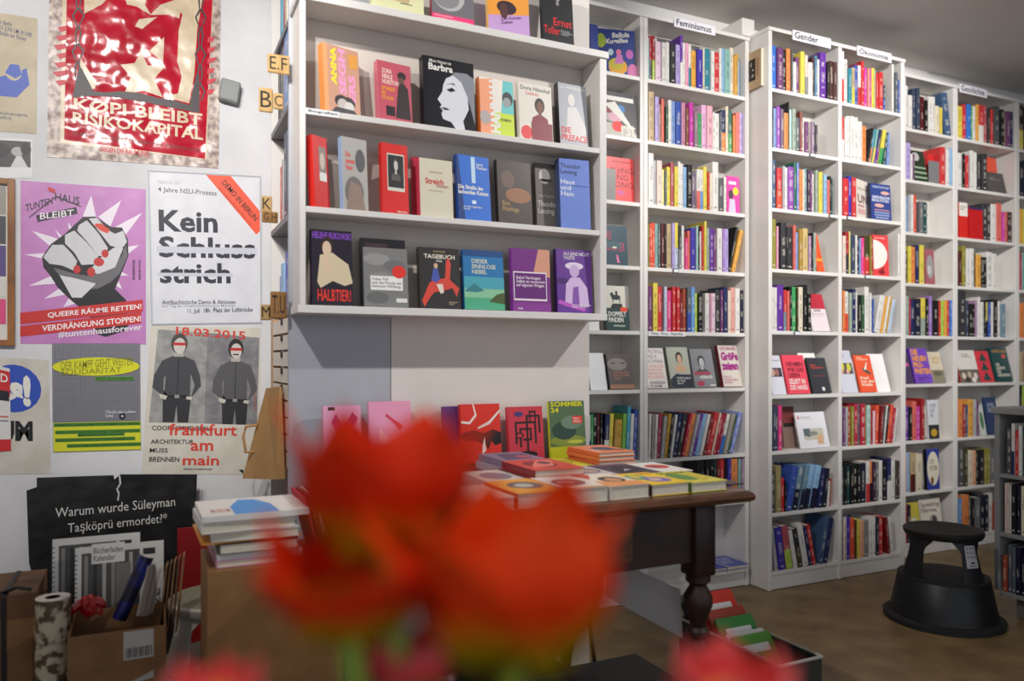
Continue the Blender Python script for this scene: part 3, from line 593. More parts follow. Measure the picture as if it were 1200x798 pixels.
# second open shelf
fo(370, 387, 158, V1-.015, D3, 'd0201c', [('r',.38,.38,.86,.86,'8c8078'),('r',.38,.38,.86,.5,'e0e0da'),('e',.6,.66,.16,.12,'c9b8a8')], 'red book turned nearly edge on, first on the middle display shelf', th=.026, yaw=33, lean=4, spine='e2261f')
fo(403, 432, 160, V1-.01, D3, 'a8a6a2', [('t','Die\nzweite\nHaut',.12,.55,.5,.8,'d8322c',0,.03),('e',.72,.7,.2,.16,'4a4a50'),('e',.45,.25,.38,.22,'6a6460'),('p',[(.1,0),(.9,0),(.7,.35),(.3,.4)],'8b7468')], 'grey photo cover book with a pale blue spine and red lettering', th=.024, yaw=14, lean=4, spine='a8c4ea')
fo(449, 479.5, 167, V1-.004, D3, 'd8201c', [('r',.2,.33,.86,.86,'d8d4c8'),('r',.23,.38,.83,.84,'1c1c1e')] + port(.53,.7,.1,'cfcac4','3a3838','55524f') + [('t','Hercules',.55,.03,.92,.06,'white')], 'red book with a framed black and white portrait on the middle display shelf', th=.02, yaw=8, lean=4)
fo(484, 492, 184, V1+.05, D3, 'c43048', [], 'thin red book half hidden behind the cream book', th=.012, yaw=0, lean=3)
fo(493, 531.5, 185, V1, D3, 'd9d2bc', [('t','CAROLINE FORCHE',.28,.76,.7,.79,'9a8060'),('t','Streich',.16,.57,.72,.67,'c9443a',0,.03),('t','Notizen',.5,.52,.86,.58,'b05a4a'),('t','Wiederholung',.25,.44,.7,.47,'a89878')], 'plain cream book with a thin red title, centre of the middle display shelf', th=.022, yaw=3, lean=4, spine='d8405a')
fo(538, 576, 181, V1, D3, '2f6fd0', [('p',[(0,0),(.2,0),(.05,1),(0,1)],'1a3a7a'),('t','Jean\nParker',.6,.8,.94,.9,'white'),('t','Die Straße der\nlachenden Katzen',.02,.4,.94,.54,'white',0,.03),('r',.44,.58,.56,.98,'c0dcf2'),('t','aus dem Englischen\nvon ihr',.15,.16,.72,.23,'white'),('r',.42,.26,.55,.31,'dce9f5')], 'bright blue book with white lettering on the middle display shelf', th=.022, yaw=4, lean=6, spine='234a94')
fo(585, 624.5, 187, V1, D3, '4a403c', [('e',.6,.46,.38,.12,'9a6a4a'),('e',.3,.7,.2,.14,'6d5a50'),('t','Eine\nFlüchtige',.12,.18,.6,.36,'b89a60')], 'dark brown painterly book on the middle display shelf', th=.02, yaw=4, lean=5, spine='2a2624')
fo(630, 656, 191, V1+.03, D3, '6b6560', [('e',.4,.8,.25,.12,'c9c4be'),('r',.2,.72,.7,.76,'3a3634'),('t','Theodor\nLessing',.05,.2,.96,.42,'c8c2b8'),('t','eine Biografie',.1,.47,.8,.52,'b0a898')], 'grey brown book with an old photograph, beside the big blue one', th=.02, yaw=0, lean=5)
fo(657.5, 692.5, 186, V1-.008, D3, '7089d6', [('t','Theodor\nLessing',.03,.76,.72,.93,'2a3050',0,.01),('t','Haus\nund\nHain',.03,.46,.5,.7,'e8ecf5',0,.01),('t','Erinnerungen an Hannover',.4,.6,.95,.63,'40589c')], 'plain periwinkle blue book, last on the middle display shelf', th=.036, yaw=-4, lean=4, spine='46527c')
# lowest open shelf
fo(366.5, 414, 269, V1-.012, D4, '221a28', [('t','HELENE BUKOWSKI',.02,.88,.98,.97,'8a4ac8',0,.02),('e',.38,.8,.17,.11,'30221e'),('e',.37,.75,.11,.1,'e0c4a8'),('p',[(.12,.3),(.2,.66),(.5,.7),(.9,.55),(1,.3),(.8,.26),(.5,.32),(.2,.22)],'d8c8a8'),('p',[(.28,.62),(.36,.68),(.46,.45),(.34,.4)],'e0c4a8'),('t','HALBTIER!',.12,.05,.95,.21,'e8392c',0,.02)], 'dark book with a praying woman above big red lettering, first on the lowest display shelf', th=.024, yaw=2, lean=5, spine='2a1a3a')
fo(424, 476, 279, V1+.045, D4, '4c4648', [('r',.1,.88,.6,.93,'8a6a70')], 'dark grey book behind the wrapped grey one on the lowest display shelf', th=.014, lean=4)
fo(427, 479, 290, V1, D4, '80807f', [('e',.3,.8,.3,.1,'979796'),('e',.7,.7,.25,.1,'707072'),('e',.4,.5,.3,.08,'8f8f90'),('e',.3,.15,.25,.1,'6c6c6c'),('r',.15,.28,.88,.52,'f0efec'),('t','Oskar Pöll\nund das Prinzip der\nkleinsten Wirkung',.18,.31,.86,.49,'55565a'),('e',.8,.6,.16,.11,'e5352c'),('r',.72,.08,.97,.15,'e4e4e2')], 'grey marbled book with a white title box and red dot', th=.02, lean=6, spine='3a3a3c')
fo(493, 540.5, 290, V1, D4, '33302f', [('t','JOSEF WALSER',.35,.92,.65,.95,'c8b070'),('t','TAGEBUCH',.12,.82,.88,.89,'f0e8d8',0,.02),('t','1944',.42,.76,.56,.8,'white'),
  ('p',[(.04,.12),(.22,.4),(.3,.45),(.62,.5),(.66,.78),(.72,.86),(.78,.74),(.74,.48),(.97,.34),(.9,.2),(.8,.34),(.6,.3),(.34,.26),(.2,.14),(.1,.02)],'dc4a3c'),('p',[(.28,.46),(.4,.42),(.5,.48),(.44,.66),(.34,.66)],'4a5ab0'),('e',.4,.7,.05,.045,'d8b090'),('p',[(.4,.4),(.56,.4),(.58,.26),(.5,.24)],'e8e0d0'),('t','Kommentierte\nAusgabe',.7,.06,.92,.12,'d8c0a0')], 'charcoal book with a red horse and rider on its cover', th=.022, lean=6)
fo(545, 592, 293, V1, D4, '2a78b4', [('r',0,0,1,.22,'4fae86'),('p',[(0,.2),(1,.2),(1,.36),(0,.36)],'8cc8a0'),('p',[(.0,.35),(1,.35),(1,.55),(0,.55)],'4aa6b8'),('p',[(.6,.14),(1,.1),(1,.3),(.8,.26)],'4a5a2c'),('p',[(0,.3),(.25,.44),(.5,.32),(.3,.29)],'36808c'),('r',0,.9,1,1,'1a4a86'),('t','DIESER\nSINNLOSE\nNEBEL',.2,.6,.8,.85,'e0e4c8')], 'blue and green seascape book on the lowest display shelf', th=.022, lean=6, spine='1f5a90')
fo(601.5, 646, 291, V1, D4, '7a2f86', [('p',[(.55,.6),(1,.55),(1,1),(.7,1)],'d89a80'),('r',.03,.17,.9,.63,'f0e6f0'),('r',.05,.2,.88,.61,'6a2478'),('t','Rahel Varnhagen\nSelbst zu versuchen\nauf eigenen Wegen',.1,.38,.85,.56,'f0e6f0'),('r',0,0,1,.14,'8a3a94'),('t','btb',.14,.03,.25,.06,'white')], 'purple book with a thin white frame on the lowest display shelf', th=.022, lean=4, spine='8a3aa0')
fo(654, 695, 292, V1, D4, '6a3a96', [('t','ALS JENE NICHT\nTAGTE',.2,.84,.95,.96,'white'),('e',.5,.74,.26,.06,'e6d8ee'),('e',.5,.66,.14,.1,'cdb0dc'),('p',[(.2,.1),(.25,.45),(.4,.56),(.65,.56),(.85,.4),(.9,.1)],'d8bce6'),('p',[(.4,.1),(.45,.4),(.6,.42),(.62,.1)],'8a58b0'),('e',.15,.5,.16,.05,'4a2470'),('p',[(0,.14),(.75,.02),(.8,.06),(.05,.2)],'c45ac8'),('t','Gesammelte Schriften\nTamara Gamova',.4,.08,.95,.14,'white')], 'purple book with a lady in a hat, last on the lowest display shelf', th=.022, lean=4, spine='3a1a5a')
# back of the table, leaning on the pier
TB = .784; g = 'picture books leaning at the back of the table'
fo(381, 425, 477, 2.355, TB, 'e9a6c8', [('r',.12,.93,.3,.98,'141416'),('p',[(.2,.75),(.32,.88),(.52,.66),(.78,.9),(.92,.8),(.66,.5),(.8,.25),(.6,.15),(.46,.38),(.3,.2),(.2,.3),(.36,.52)],'b02878')], 'pale pink book with a magenta cross shape at the back of the table', th=.018, lean=8)
fo(435, 484, 472, 2.355, TB, 'f0a0c0', [('p',[(.2,.4),(.5,.3),(.9,.28),(.9,.36),(.5,.4),(.25,.6)],'f7c8d0'),('p',[(.4,.82),(.6,.72),(.75,.66),(.8,.6),(.7,.56),(.56,.68),(.38,.78)],'dc3c58')], 'pink book with a reaching arm, behind the tulips at the back of the table', th=.018, lean=8)
fo(521, 539, 477, 2.385, TB, '4f2f7c', [], 'narrow purple book edge behind the tulips, beside the red and black one', th=.012, lean=6)
fo(542.5, 588.5, 475, 2.355, TB, 'e0301f', [('p',[(0,.5),(.3,.56),(.55,.5),(.8,.56),(1,.5),(1,.32),(.85,.28),(.75,.36),(.66,.22),(.6,.3),(.3,.38),(.1,.36),(0,.42)],'17100f'),('p',[(0,.72),(.2,.7),(.35,.82),(.3,1),(.33,1),(.4,.8),(.22,.66),(0,.68)],'f4ece6'),('p',[(.4,.6),(.7,.7),(1,.9),(1,.86),(.72,.65),(.42,.57)],'f4ece6'),('p',[(.5,.14),(.6,.2),(.58,.44),(.52,.3)],'f4ece6')], 'red book with torn black and white streaks at the back of the table', th=.02, lean=7)
lab = [('p',[(.18,.3),(.18,.72),(.8,.72),(.8,.3),(.74,.3),(.74,.68),(.24,.68),(.24,.3)],'2a1418'),('p',[(.3,.24),(.3,.6),(.66,.6),(.66,.36),(.4,.36),(.4,.4),(.6,.4),(.6,.56),(.36,.56),(.36,.24)],'2a1418'),('p',[(.5,.14),(.5,.84),(.92,.84),(.92,.5),(.86,.5),(.86,.8),(.56,.8),(.56,.14)],'2a1418'),('p',[(.6,.7),(.6,.92),(.8,.92),(.8,.6),(.76,.6),(.76,.88),(.64,.88),(.64,.7)],'2a1418'),('e',.3,.86,.13,.05,'4a3a78'),('e',.5,.1,.3,.07,'2a1418'),('e',.3,.46,.12,.06,'2a1418'),('e',.3,.46,.07,.035,'d03848')]
fo(598, 638.5, 478, 2.355, TB, 'd03848', lab, 'crimson book with a black labyrinth drawing, back of the table', th=.02, lean=7)
fo(646, 687.5, 471, 2.355, TB, '55704c', [('r',0,0,1,.2,'c8c820'),('e',.5,.3,.5,.1,'8a9838'),('e',.4,.48,.34,.16,'2f4a3c'),('e',.62,.62,.3,.12,'6f8a76'),('e',.7,.28,.22,.03,'c8d048'),('t','SOMMER\n24',.04,.8,.96,.99,'dcd920',0,.03),('r',.64,.6,.92,.73,'e5452c'),('t','Neue\nBücher',.68,.62,.88,.71,'white'),('e',.92,.1,.09,.07,'141414')], 'green and yellow stormy sky magazine with big SOMMER lettering', th=.012, lean=6, spine='dcd920')

# ---------------------------------------------------------------- face-out books inside the bookcases
VC = VA + .012
g = 'books shown cover first in the narrow column'
stars = [('e',.1,.75,.13,.15,'a8bc3c'),('e',.55,.22,.25,.17,'e8a82c'),('e',.5,.28,.2,.12,'c8b838'),('e',.12,.35,.1,.1,'e0582c'),('e',.86,.5,.1,.1,'c868b8'),('e',.94,.14,.14,.16,'d878b0'),('p',[(.46,.28),(.52,.48),(.66,.48),(.7,.3)],'d07ac0'),('e',.57,.53,.07,.06,'e87aa0'),('e',.36,.52,.07,.07,'bcd8e0'),('t','Ballula',.4,.84,.86,.95,'white',.1,.03),('t','Kugelfee',.24,.68,.82,.82,'white',.1,.03)]
fo(700, 745, 33, VA + .075, ZA[0], '28408c', stars, 'big blue picture book of a fairy among planets, narrow column top shelf', th=.01, lean=2, yaw=-14)
fo(693, 702, 28, VA + .02, ZA[0], '2c3f94', [('e',.5,.25,.4,.12,'e0682c')], 'edge of a blue picture book half hidden by the display unit, narrow column top shelf', th=.008, lean=3)
fo(705, 747, 105, VC, ZA[1], '4a4a4e', [('p',[(0,0),(1,0),(.9,.25),(0,.3)],'b9b4ac'),('r',0,.8,.92,.9,'e4e2dc'),('e',.35,.5,.3,.2,'a8a29c'),('e',.4,.42,.2,.1,'d4a0b0'),('e',.45,.22,.16,.12,'dc2c28'),('e',.55,.62,.12,.1,'4a80b8'),('e',.2,.6,.14,.1,'7a2c2c'),('p',[(.1,.7),(.4,.78),(.9,.2),(.86,.16)],'dcdad4'),('t','rst',.55,.03,.95,.3,'d8d4cc')], 'collage book in grey and red on the second shelf of the narrow column', th=.014, lean=4)
fo(704, 747, 182, VC + .03, ZA[2], 'e04a4c', [('t','JULIEN DELMAIRE',.35,.88,.9,.92,'3a2028'),('t','(K)ING\nKING\nKONG',.28,.34,.98,.78,'5a2030',0,-.004),('e',.6,.22,.12,.06,'c85a90')], 'coral red book with thin hand lettering, narrow column third shelf', th=.016, lean=3)
fo(692, 721.5, 195, VA + .004, ZA[2], '8a8986', [], 'grey box file in front of the coral red book, narrow column', th=.02, lean=0, name='book')
fo(704, 736, 263, VC, ZA[3], '2e4a58', [('t','DAS\nMONSTER',.1,.35,.9,.85,'c83c62',0,0),('e',.5,.5,.3,.08,'3e6068'),('p',[(.6,.06),(.7,.06),(.64,.26),(.58,.26)],'e07aa0'),('r',.45,.42,.6,.46,'e8e0d0')], 'dark teal book with pink lettering, narrow column fourth shelf', th=.018, lean=4)
fo(711, 738.3, 335, VC, ZA[4], '2f4a48', [('p',[(0,.5),(.86,.5),(.86,1),(0,1)],'dcd8cc'),('r',.86,.5,1,1,'8c8a84'),('p',[(.2,.5),(.3,.6),(.7,.6),(.74,.5)],'2c3434'),('e',.45,.74,.2,.06,'2c3434'),('r',.3,.62,.34,.72,'2c3434'),('r',.6,.62,.64,.72,'2c3434'),('e',.48,.84,.05,.05,'2c3434'),('r',.45,.76,.52,.84,'2c3434'),('e',.28,.8,.07,.05,'2c3434'),('r',.62,.42,.92,.52,'ec5030'),('t','DOPPELT\nFINDEN',.1,.18,.86,.42,'e8e8e0',0,.03),('r',.3,.08,.8,.12,'a8b0a8')], 'book with a rider statue above white lettering, narrow column fifth shelf', th=.022, lean=5, spine='1f3a3c')
faceout(690.6, 702.5, 374, VC, ZA[4], 'f2f2f0', [], 'small white card left of the rider statue book', th=.004, lean=5, name='card', pages=False)
faceout(692.5, 712, 414, VC + .01, ZA[5], 'eef0f2', [], 'blank white card left of the dark portrait book, narrow column', th=.004, lean=14, name='card', pages=False)
fo(715.5, 744, 416, VC - .003, ZA[5], '5d5552', [('e',.4,.7,.4,.18,'8c8480'),('r',.15,.72,.32,.75,'2a2626'),('r',.55,.72,.72,.75,'2a2626'),('t','ELEANA TEN\nEIN LETZTER\nTANZ',.2,.26,.85,.5,'b87a68'),('r',0,0,1,.12,'a87a5a')], 'dark portrait book leaning back in the narrow column, sixth shelf', th=.02, lean=14, spine='2a2626')
g = 'books shown cover first under the Feminismus sign'
fo(760.3, 783.3, 409, VC, ZA[5], 'ece6e0', [('t','WRITING\nLIKE A\nWOMAN',.02,.62,.94,.96,'8c7a90',0,0),('t','ACHTUNDDREI\nFRAUEN UND\nIHRE WEGE IN\nDIE LITERATUR',.02,.24,.9,.58,'f08c7c',0,0),('t','ANDREA\nROHM',.1,.02,.9,.17,'5a4a60',0,.01)], 'white book with stacked grey and coral lettering, Feminismus column', th=.018, lean=14)
fo(787.3, 812, 408, VC, ZA[5], 'b9bcae', [('p',[(0,0),(1,0),(1,.3),(.3,.34),(0,.2)],'39404e')] + port(.55,.72,.15,'dcb898','2c2426','d6b090') + [('r',.25,.02,1,.32,'353c4a'),('t','PUNKTE aufbruch\nder Frauen\nüber 60',.3,.08,.96,.26,'white')], 'book with a painted dark haired woman, Feminismus column', th=.02, lean=14, spine='8e9488')
fo(815, 840.3, 410, VC, ZA[5], '8c8e92', port(.45,.66,.16,'c4c4c6','3c3c40','505258') + [('r',.05,.32,.8,.4,'b0505e'),('t','NIEMAND',.28,.22,.86,.31,'white',0,.03),('e',.28,.1,.18,.07,'b8485c'),('r',.7,.03,.95,.07,'dcdcdc')], 'grey book with a long haired woman photograph, Feminismus column', th=.018, lean=14)
fo(848.5, 872, 406, VC, ZA[5], 'd8cfc4', [('t','KATE MANNE',.1,.88,.9,.97,'9c3070',0,.02),('t','Größe\nzeigen',.06,.34,.98,.84,'a01c80',0,.06),('t','Was wir\nFrauenkörpern\nschulden',.06,.08,.8,.26,'b03a80')], 'beige book with fat magenta letters, last cover in the Feminismus column', th=.022, lean=14, spine='7c1c3c')
fo(852.6, 867, 206, VC + .004, ZA[2], 'e640a0', [('r',.15,.78,.75,.86,'f6e0f0'),('e',.7,.6,.22,.11,'dcd820'),('e',.3,.5,.2,.13,'4a3040'),('p',[(.1,.02),(.2,.38),(.6,.38),(.66,.02)],'c8c0dc')], 'bright pink book cover with a yellow dot, end of third shelf, Feminismus column', th=.01, lean=2)
g = 'books shown cover first under the Gender sign'
VC = VG + .012
fo(953.2, 973, 345, VC, ZG[4], 'e4d8dc', [('r',0,.6,1,1,'b8243a'),('t','Sex',.3,.52,.7,.62,'5a1020'),('r',.1,.45,.9,.47,'b0a0a8'),('r',.1,.4,.8,.41,'b0a0a8')], 'pink and deep red cover at the end of the fifth shelf, Gender column', th=.012, lean=16)
fo(958.5, 966.5, 274, VC, ZG[3], 'e8582c', [('r',0,.28,1,.34,'f0a030')], 'orange book cover at the end of the fourth shelf, Gender column', th=.01, lean=14)
faceout(906, 922, 417, VC, ZG[5], 'dcdce8', [('t','Unrast\nVerlag Programm',.05,.84,.9,.95,'5a5a80'),('r',0,.45,.95,.68,'3a3048'),('e',.3,.56,.16,.1,'c8a090'),('e',.6,.56,.14,.1,'a07068')], 'lavender programme booklet with a photo, Gender column sixth shelf', th=.006, lean=15, name='magazine')
fo(924.8, 950, 417, VC, ZG[5], 'ea4c60', [('t','NEHMEN\nWIR DAS\nLEBEN',.12,.42,.9,.82,'5a1428',0,.02),('t','SELBST IN\nDIE HAND',.12,.1,.92,.38,'white',0,.02)], 'rose red book with black and white capitals, Gender column sixth shelf', th=.014, lean=15)
fo(953, 975, 420, VC, ZG[5], '37393f', [('t','Meine\nGegenstimme',.15,.68,.8,.82,'e0483c'),('r',.2,.48,.85,.49,'b83a3a'),('e',.6,.12,.08,.06,'d8d8d8')], 'dark grey book with small red lettering, Gender column sixth shelf', th=.012, lean=15, spine='1c1c20')
faceout(944, 964, 414, VC + .03, ZG[5], 'f0efec', [], 'blank white card behind the rose red book', th=.003, lean=15, name='card', pages=False)
faceout(939, 973, 484, VC, ZG[6], 'e9e8ee', [('r',.06,.8,.1,.9,'dc2c3c'),('r',.12,.84,.5,.87,'c8b8c0'),('r',.12,.8,.66,.81,'c0c0c8'),('r',.18,.22,.85,.54,'c8c4b4'),('p',[(.18,.34),(.4,.3),(.4,.54),(.18,.54)],'5f6c70'),('p',[(.6,.1),(.82,.1),(.8,.36),(.62,.34)],'dcb48c'),('e',.5,.4,.16,.06,'8c8c84')], 'white wall calendar with a small drawing, Gender column seventh shelf', th=.008, lean=14, name='calendar')
fo(919.5, 934, 477, VC + .06, ZG[6], '8c7268', [('r',0,.6,1,1,'7c3a38'),('r',.05,.5,.9,.6,'2c2624')], 'faded brown and red book standing back behind the white calendar', th=.012, lean=7)  # brown cover, dull red upper part, dark strip between
g = 'books shown cover first under the Ökonomie sign'
fo(1004.5, 1018.5, 209, VC, ZG[2], 'e4dcd2', [('t','UN',.1,.4,.95,.62,'6c2c34',0,.02),('r',.1,.3,.6,.36,'c88c8c'),('r',.1,.12,.7,.26,'d8a8a4'),('r',.1,.74,.95,.8,'c8b8a8')], 'white book with large serif letters beside the blue cover, Ökonomie column', th=.022, lean=2, yaw=18)
fo(1021.5, 1045, 214.5, VC, ZG[2], '2f4488', [('t','WEIDER & PSYCHE',.1,.88,.92,.94,'c8d0e8'),('e',.72,.76,.22,.05,'d8a89c'),('t','GEFÄHRLICHE\nRIVALITÄTEN',.06,.5,.95,.68,'e4e8f4',0,.02),('e',.4,.4,.24,.05,'d8a89c'),('r',.15,.26,.9,.29,'c88c8c'),('r',.15,.19,.9,.22,'a8b4d8'),('r',.15,.12,.9,.15,'a8b4d8'),('r',.2,.05,.85,.08,'a8b4d8')], 'navy blue book with white lettering and two hands, Ökonomie column', th=.02, lean=3, spine='141c3c')
fo(1024, 1042, 275, VC, ZG[3], 'e2474a', [('p',[(.02,.16)] + [(.02 + .9*math.sin(a*math.pi/10), .52 - .36*math.cos(a*math.pi/10)) for a in range(11)],'efe8e2'),('t','Anna Mayr',.1,.9,.8,.95,'f5d8d0'),('e',.5,.1,.2,.06,'9c2028'),('p',[(.44,.06),(.6,.24),(.7,.06)],'7c1c24')], 'red book with a white half circle, Ökonomie column fourth shelf', th=.012, lean=2)
faceout(988, 1006, 411, VC, ZG[5], 'd2d4e2', [('t','AG Frieden\nforschung',.04,.8,.6,.92,'b890c0'),('r',0,.44,.95,.7,'5a4a58'),('e',.3,.62,.14,.1,'d8d040'),('e',.72,.6,.14,.1,'c8d048'),('e',.2,.5,.14,.06,'d8a890'),('e',.6,.5,.1,.06,'e0b098')], 'pale lavender booklet with a crowd photo, Ökonomie column', th=.006, lean=15, name='magazine')
fo(1009.5, 1028.5, 417, VC, ZG[5], 'ee5c3a', [('t','FRANK\nROSENBAUER',.15,.86,.8,.96,'f6d8b8',0,.02),('p',[(.4,.66),(.6,.6),(.85,.5),(.8,.46),(.5,.54),(.36,.6)],'2c5a4c'),('p',[(.45,.6),(.7,.82),(.72,.8),(.6,.6)],'e8e8dc'),('t','Deal\nmit der\nWaffe',.1,.16,.95,.42,'f8ecd0',0,.02)], 'orange red book with a leaping bird, Ökonomie column', th=.012, lean=15)
faceout(1025, 1044, 415, VC + .03, ZG[5], 'f2f1ee', [], 'blank white card behind the orange red bird book', th=.003, lean=15, name='card', pages=False)
g = 'books shown cover first in the history bookcase'
VC = VR + .012
fo(1073, 1087.5, 176, VC, ZR[1], '2c3a2e', [('r',0,.1,1,.16,'9ab090'),('r',0,.26,1,.32,'9ab090'),('r',0,.42,1,.48,'9ab090'),('e',.3,.8,.3,.14,'b8b8b4')], 'dark green striped cover, second shelf left of the Geschichte column', th=.01, lean=10)
fo(1087, 1097, 180, VC + .05, ZR[1], 'cc2c2c', [], 'red cover standing behind the grey board, second shelf', th=.016, lean=0)
faceout(1088.5, 1104.8, 188, VC + .01, ZR[1], '7c7c7e', [], 'plain grey board on the second shelf left of the Geschichte column', th=.004, lean=0, name='card', pages=False)
fo(1159, 1180, 201, VC, ZR[1], '5a5654', [('t','NEUE\nGESCHICHTE',.2,.6,.8,.75,'a8a09c')], 'dark grey cover at the end of the second shelf, Geschichte column', th=.01, lean=12)
fo(1158, 1171, 184, VC + .06, ZR[1], 'f0583a', [], 'orange red cover standing back behind the dark grey one, Geschichte column', th=.01, lean=5)
fo(1124.5, 1134.3, 237, VC, ZR[2], 'd8281f', [('r',0,.62,1,1,'ece8e0'),('t','Antisemitismus\nJudentum',.1,.78,.9,.92,'5a4a48')], 'red book with a white upper third, third shelf, Geschichte column', th=.014, lean=1)
fo(1136, 1152.3, 242, VC, ZR[2], 'c4181c', [('r',0,.92,1,1,'3a2c5a')], 'shiny plain red cover on the third shelf, Geschichte column', th=.014, lean=1)
fo(1085.6, 1096, 292, VC, ZR[3], 'a8606a', [('e',.5,.5,.4,.34,'9c9c9c'),('e',.4,.4,.2,.14,'c4c4c4')], 'rose book with a grey photograph, fourth shelf beside Geschichte', th=.012, lean=3)
fo(1062, 1071.5, 413, VC, ZR[5], '4a3a5c', [('e',.5,.6,.3,.06,'e060a0')], 'dark plum cover left of the purple and orange one', th=.01, lean=14)
fo(1073.5, 1094, 409, VC - .002, ZR[5], '7c4cc0', [('t','DIE\nNEUEN\nPRO-\nPHETEN',.08,.26,.98,.97,'f0a038',0,.05),('t','Neue Rechte in\nEuropa',.2,.06,.8,.17,'3a2060')], 'purple book with fat orange capitals, sixth shelf', th=.018, lean=14, spine='5a2ca0')
fo(1094.5, 1109, 413, VC + .004, ZR[5], 'd8ccb4', [('r',0,0,1,.42,'8c8470'),('t','Siegfried\nUnseld',.15,.64,.9,.86,'c8a060'),('e',.5,.3,.36,.08,'6a6454')], 'cream book with a landscape strip, sixth shelf left of Geschichte', th=.012, lean=14)
fo(1127, 1149.6, 411, VC, ZR[5], 'e0dcd4', [('r',0,0,1,.4,'6c6258'),('e',.2,.2,.1,.1,'d8c8b8'),('e',.5,.24,.1,.1,'c0b0a0'),('e',.8,.2,.1,.1,'d8d0c8'),('e',.36,.08,.12,.08,'3c3430'),('e',.68,.08,.12,.08,'e0d8d0'),('t','In den\nWäldern',.3,.78,.8,.9,'8c7c74')], 'white book with a crowd photo, sixth shelf, Geschichte column', th=.012, lean=14, spine='b02c34')
fo(1150.6, 1165.8, 412, VC, ZR[5], 'd83848', [('p',[(.2,.68),(.8,.68),(.5,.96)],'1f4a44'),('p',[(.2,.38),(.8,.38),(.5,.66)],'1f4a44'),('p',[(.2,.06),(.8,.06),(.5,.36)],'1f4a44')], 'red cover with dark green fir shapes, Geschichte column', th=.01, lean=14)
fo(1168.3, 1188.6, 409, VC, ZR[5], '1c4648', [('t','GÖTZ ALY',.1,.86,.95,.95,'e09c40',0,.02),('r',.62,.7,.84,.8,'e8503c'),('t','WIE\nKONNTE\nDAS\nGESCHEHEN?',.14,.14,.9,.54,'e8e0d0',0,.03)], 'dark teal book with orange and white capitals, end of the sixth shelf', th=.03, lean=13)
fo(1089, 1101, 469, VC, ZR[6], 'd8dce0', [('r',0,0,1,.36,'2c2c30'),('e',.5,.16,.3,.1,'c8a030'),('t','OSTWERT\nKLEINE\nWELT',.2,.55,.8,.9,'8c8c98')], 'white book with a dark flower foot, seventh shelf left of Geschichte', th=.012, lean=3)
fo(1158.5, 1172, 466, VC, ZR[6], '2c3f66', [('t','DER WEG\nZUM',.2,.6,.8,.85,'b8c4dc')], 'navy cover at the end of the seventh shelf, Geschichte column', th=.014, lean=8)
fo(1150.3, 1156.6, 476, VC, ZR[6], 'd0d4cc', [('e',.5,.5,.3,.3,'4c7a50')], 'small white and green cover on the seventh shelf, Geschichte column', th=.01, lean=10)
fo(1087, 1101.5, 527, VC, ZR[7], '2c3c94', [('e',.5,.52,.48,.42,'e8e0cc'),('t','VON\nWEITEM',.2,.46,.8,.76,'8c7c60'),('e',.4,.22,.12,.1,'8a5a3a')], 'royal blue book with a large cream circle, eighth shelf', th=.022, lean=2, spine='141418')
fo(1069, 1081, 590, VC, ZR[8], 'd0c048', [('r',.1,.1,.7,.6,'e0dcc0')], 'mustard yellow cover on the lowest shelf behind the step stool', th=.014, lean=8)
fo(1082.5, 1106.5, 586, VC, ZR[8], 'e4dccf', [('t','Speaking\nNerves',.04,.66,.95,.92,'7c5c64'),('e',.6,.45,.2,.14,'a89c94'),('p',[(.5,.1),(.7,.14),(.74,.5),(.6,.6),(.5,.4)],'4a4444')], 'cream Speaking book with a dark figure, behind the step stool', th=.014, lean=8)

# ---------------------------------------------------------------- spine-out books: the largest as single things, the small far ones as one mass
NFACE = sum(1 for o in S.objects if o.get('category') == 'book' and o.parent is None)
SPINES.sort(key=lambda d: -d['area'])
LIM = 300 - NFACE - 24
CW = {n.split('/')[0]: NAMES[n.split('/')[0]] for n in [d['c'] for d in SPINES]}
def cname(c):
    if c is None: return None
    a, _, b = c.partition('/'); return NAMES[a] + (' over ' + NAMES[b] if b else '')
def short(c): return NAMES[c.split('/')[0]]
seen = {}
sized = sorted(SPINES[:LIM], key=lambda d: (d['col'], d['place'], d['u0']))
for d in sized:
    L_, R_ = d['left'], d['right']
    where = f"{d['place']}, {d['col']}"
    size = 'thick ' if d['wd'] > .034 else 'slim ' if d['wd'] < .013 else ''
    lean_ = 'leaning ' if abs(d['ln']) > 9 else ''
    if L_ and R_: nb = f"between {short(L_)} and {short(R_)}"
    elif R_: nb = f"first in row before {short(R_)}"
    elif L_: nb = f"last in row after {short(L_)}"
    else: nb = 'alone in its row'
    lab = f"{size}{lean_}{cname(d['c'])} book {nb}, {where}"
    if len(lab.split()) > 16: lab = f"{size}{cname(d['c'])} book {nb}, {where}"
    if len(lab.split()) > 16: lab = f"{size}{short(d['c'])} book {nb}, {where}"
    if len(lab.split()) > 16: lab = lab.replace(' sign', '').replace('left of the ', 'beside ')
    d['lab'] = lab
from collections import Counter
cnt = Counter(d['lab'] for d in sized); num = Counter()
nth = ['first', 'second', 'third', 'fourth', 'fifth']
for d in sized:
    if cnt[d['lab']] > 1:
        q = num[d['lab']]; num[d['lab']] += 1
        lab = f"{nth[q]} of {['','','two','three','four','five'][cnt[d['lab']]]} alike {short(d['c'])} books, {d['place']}, {d['col']}"
        d['lab2'] = lab
for d in sized:
    o = spinebook(d); tag(o, d.get('lab2', d['lab']), 'book', 'books spine out, ' + d['col'])
kk = MB()
for d in SPINES[LIM:]: spinebook(d, kk)
o = kk.build('shelved_books'); tag(o, 'small far books standing spine out, mostly on the history shelves', 'books', None, 'stuff')
print('BOOKS faces', NFACE, 'spines', len(SPINES), 'single', LIM)
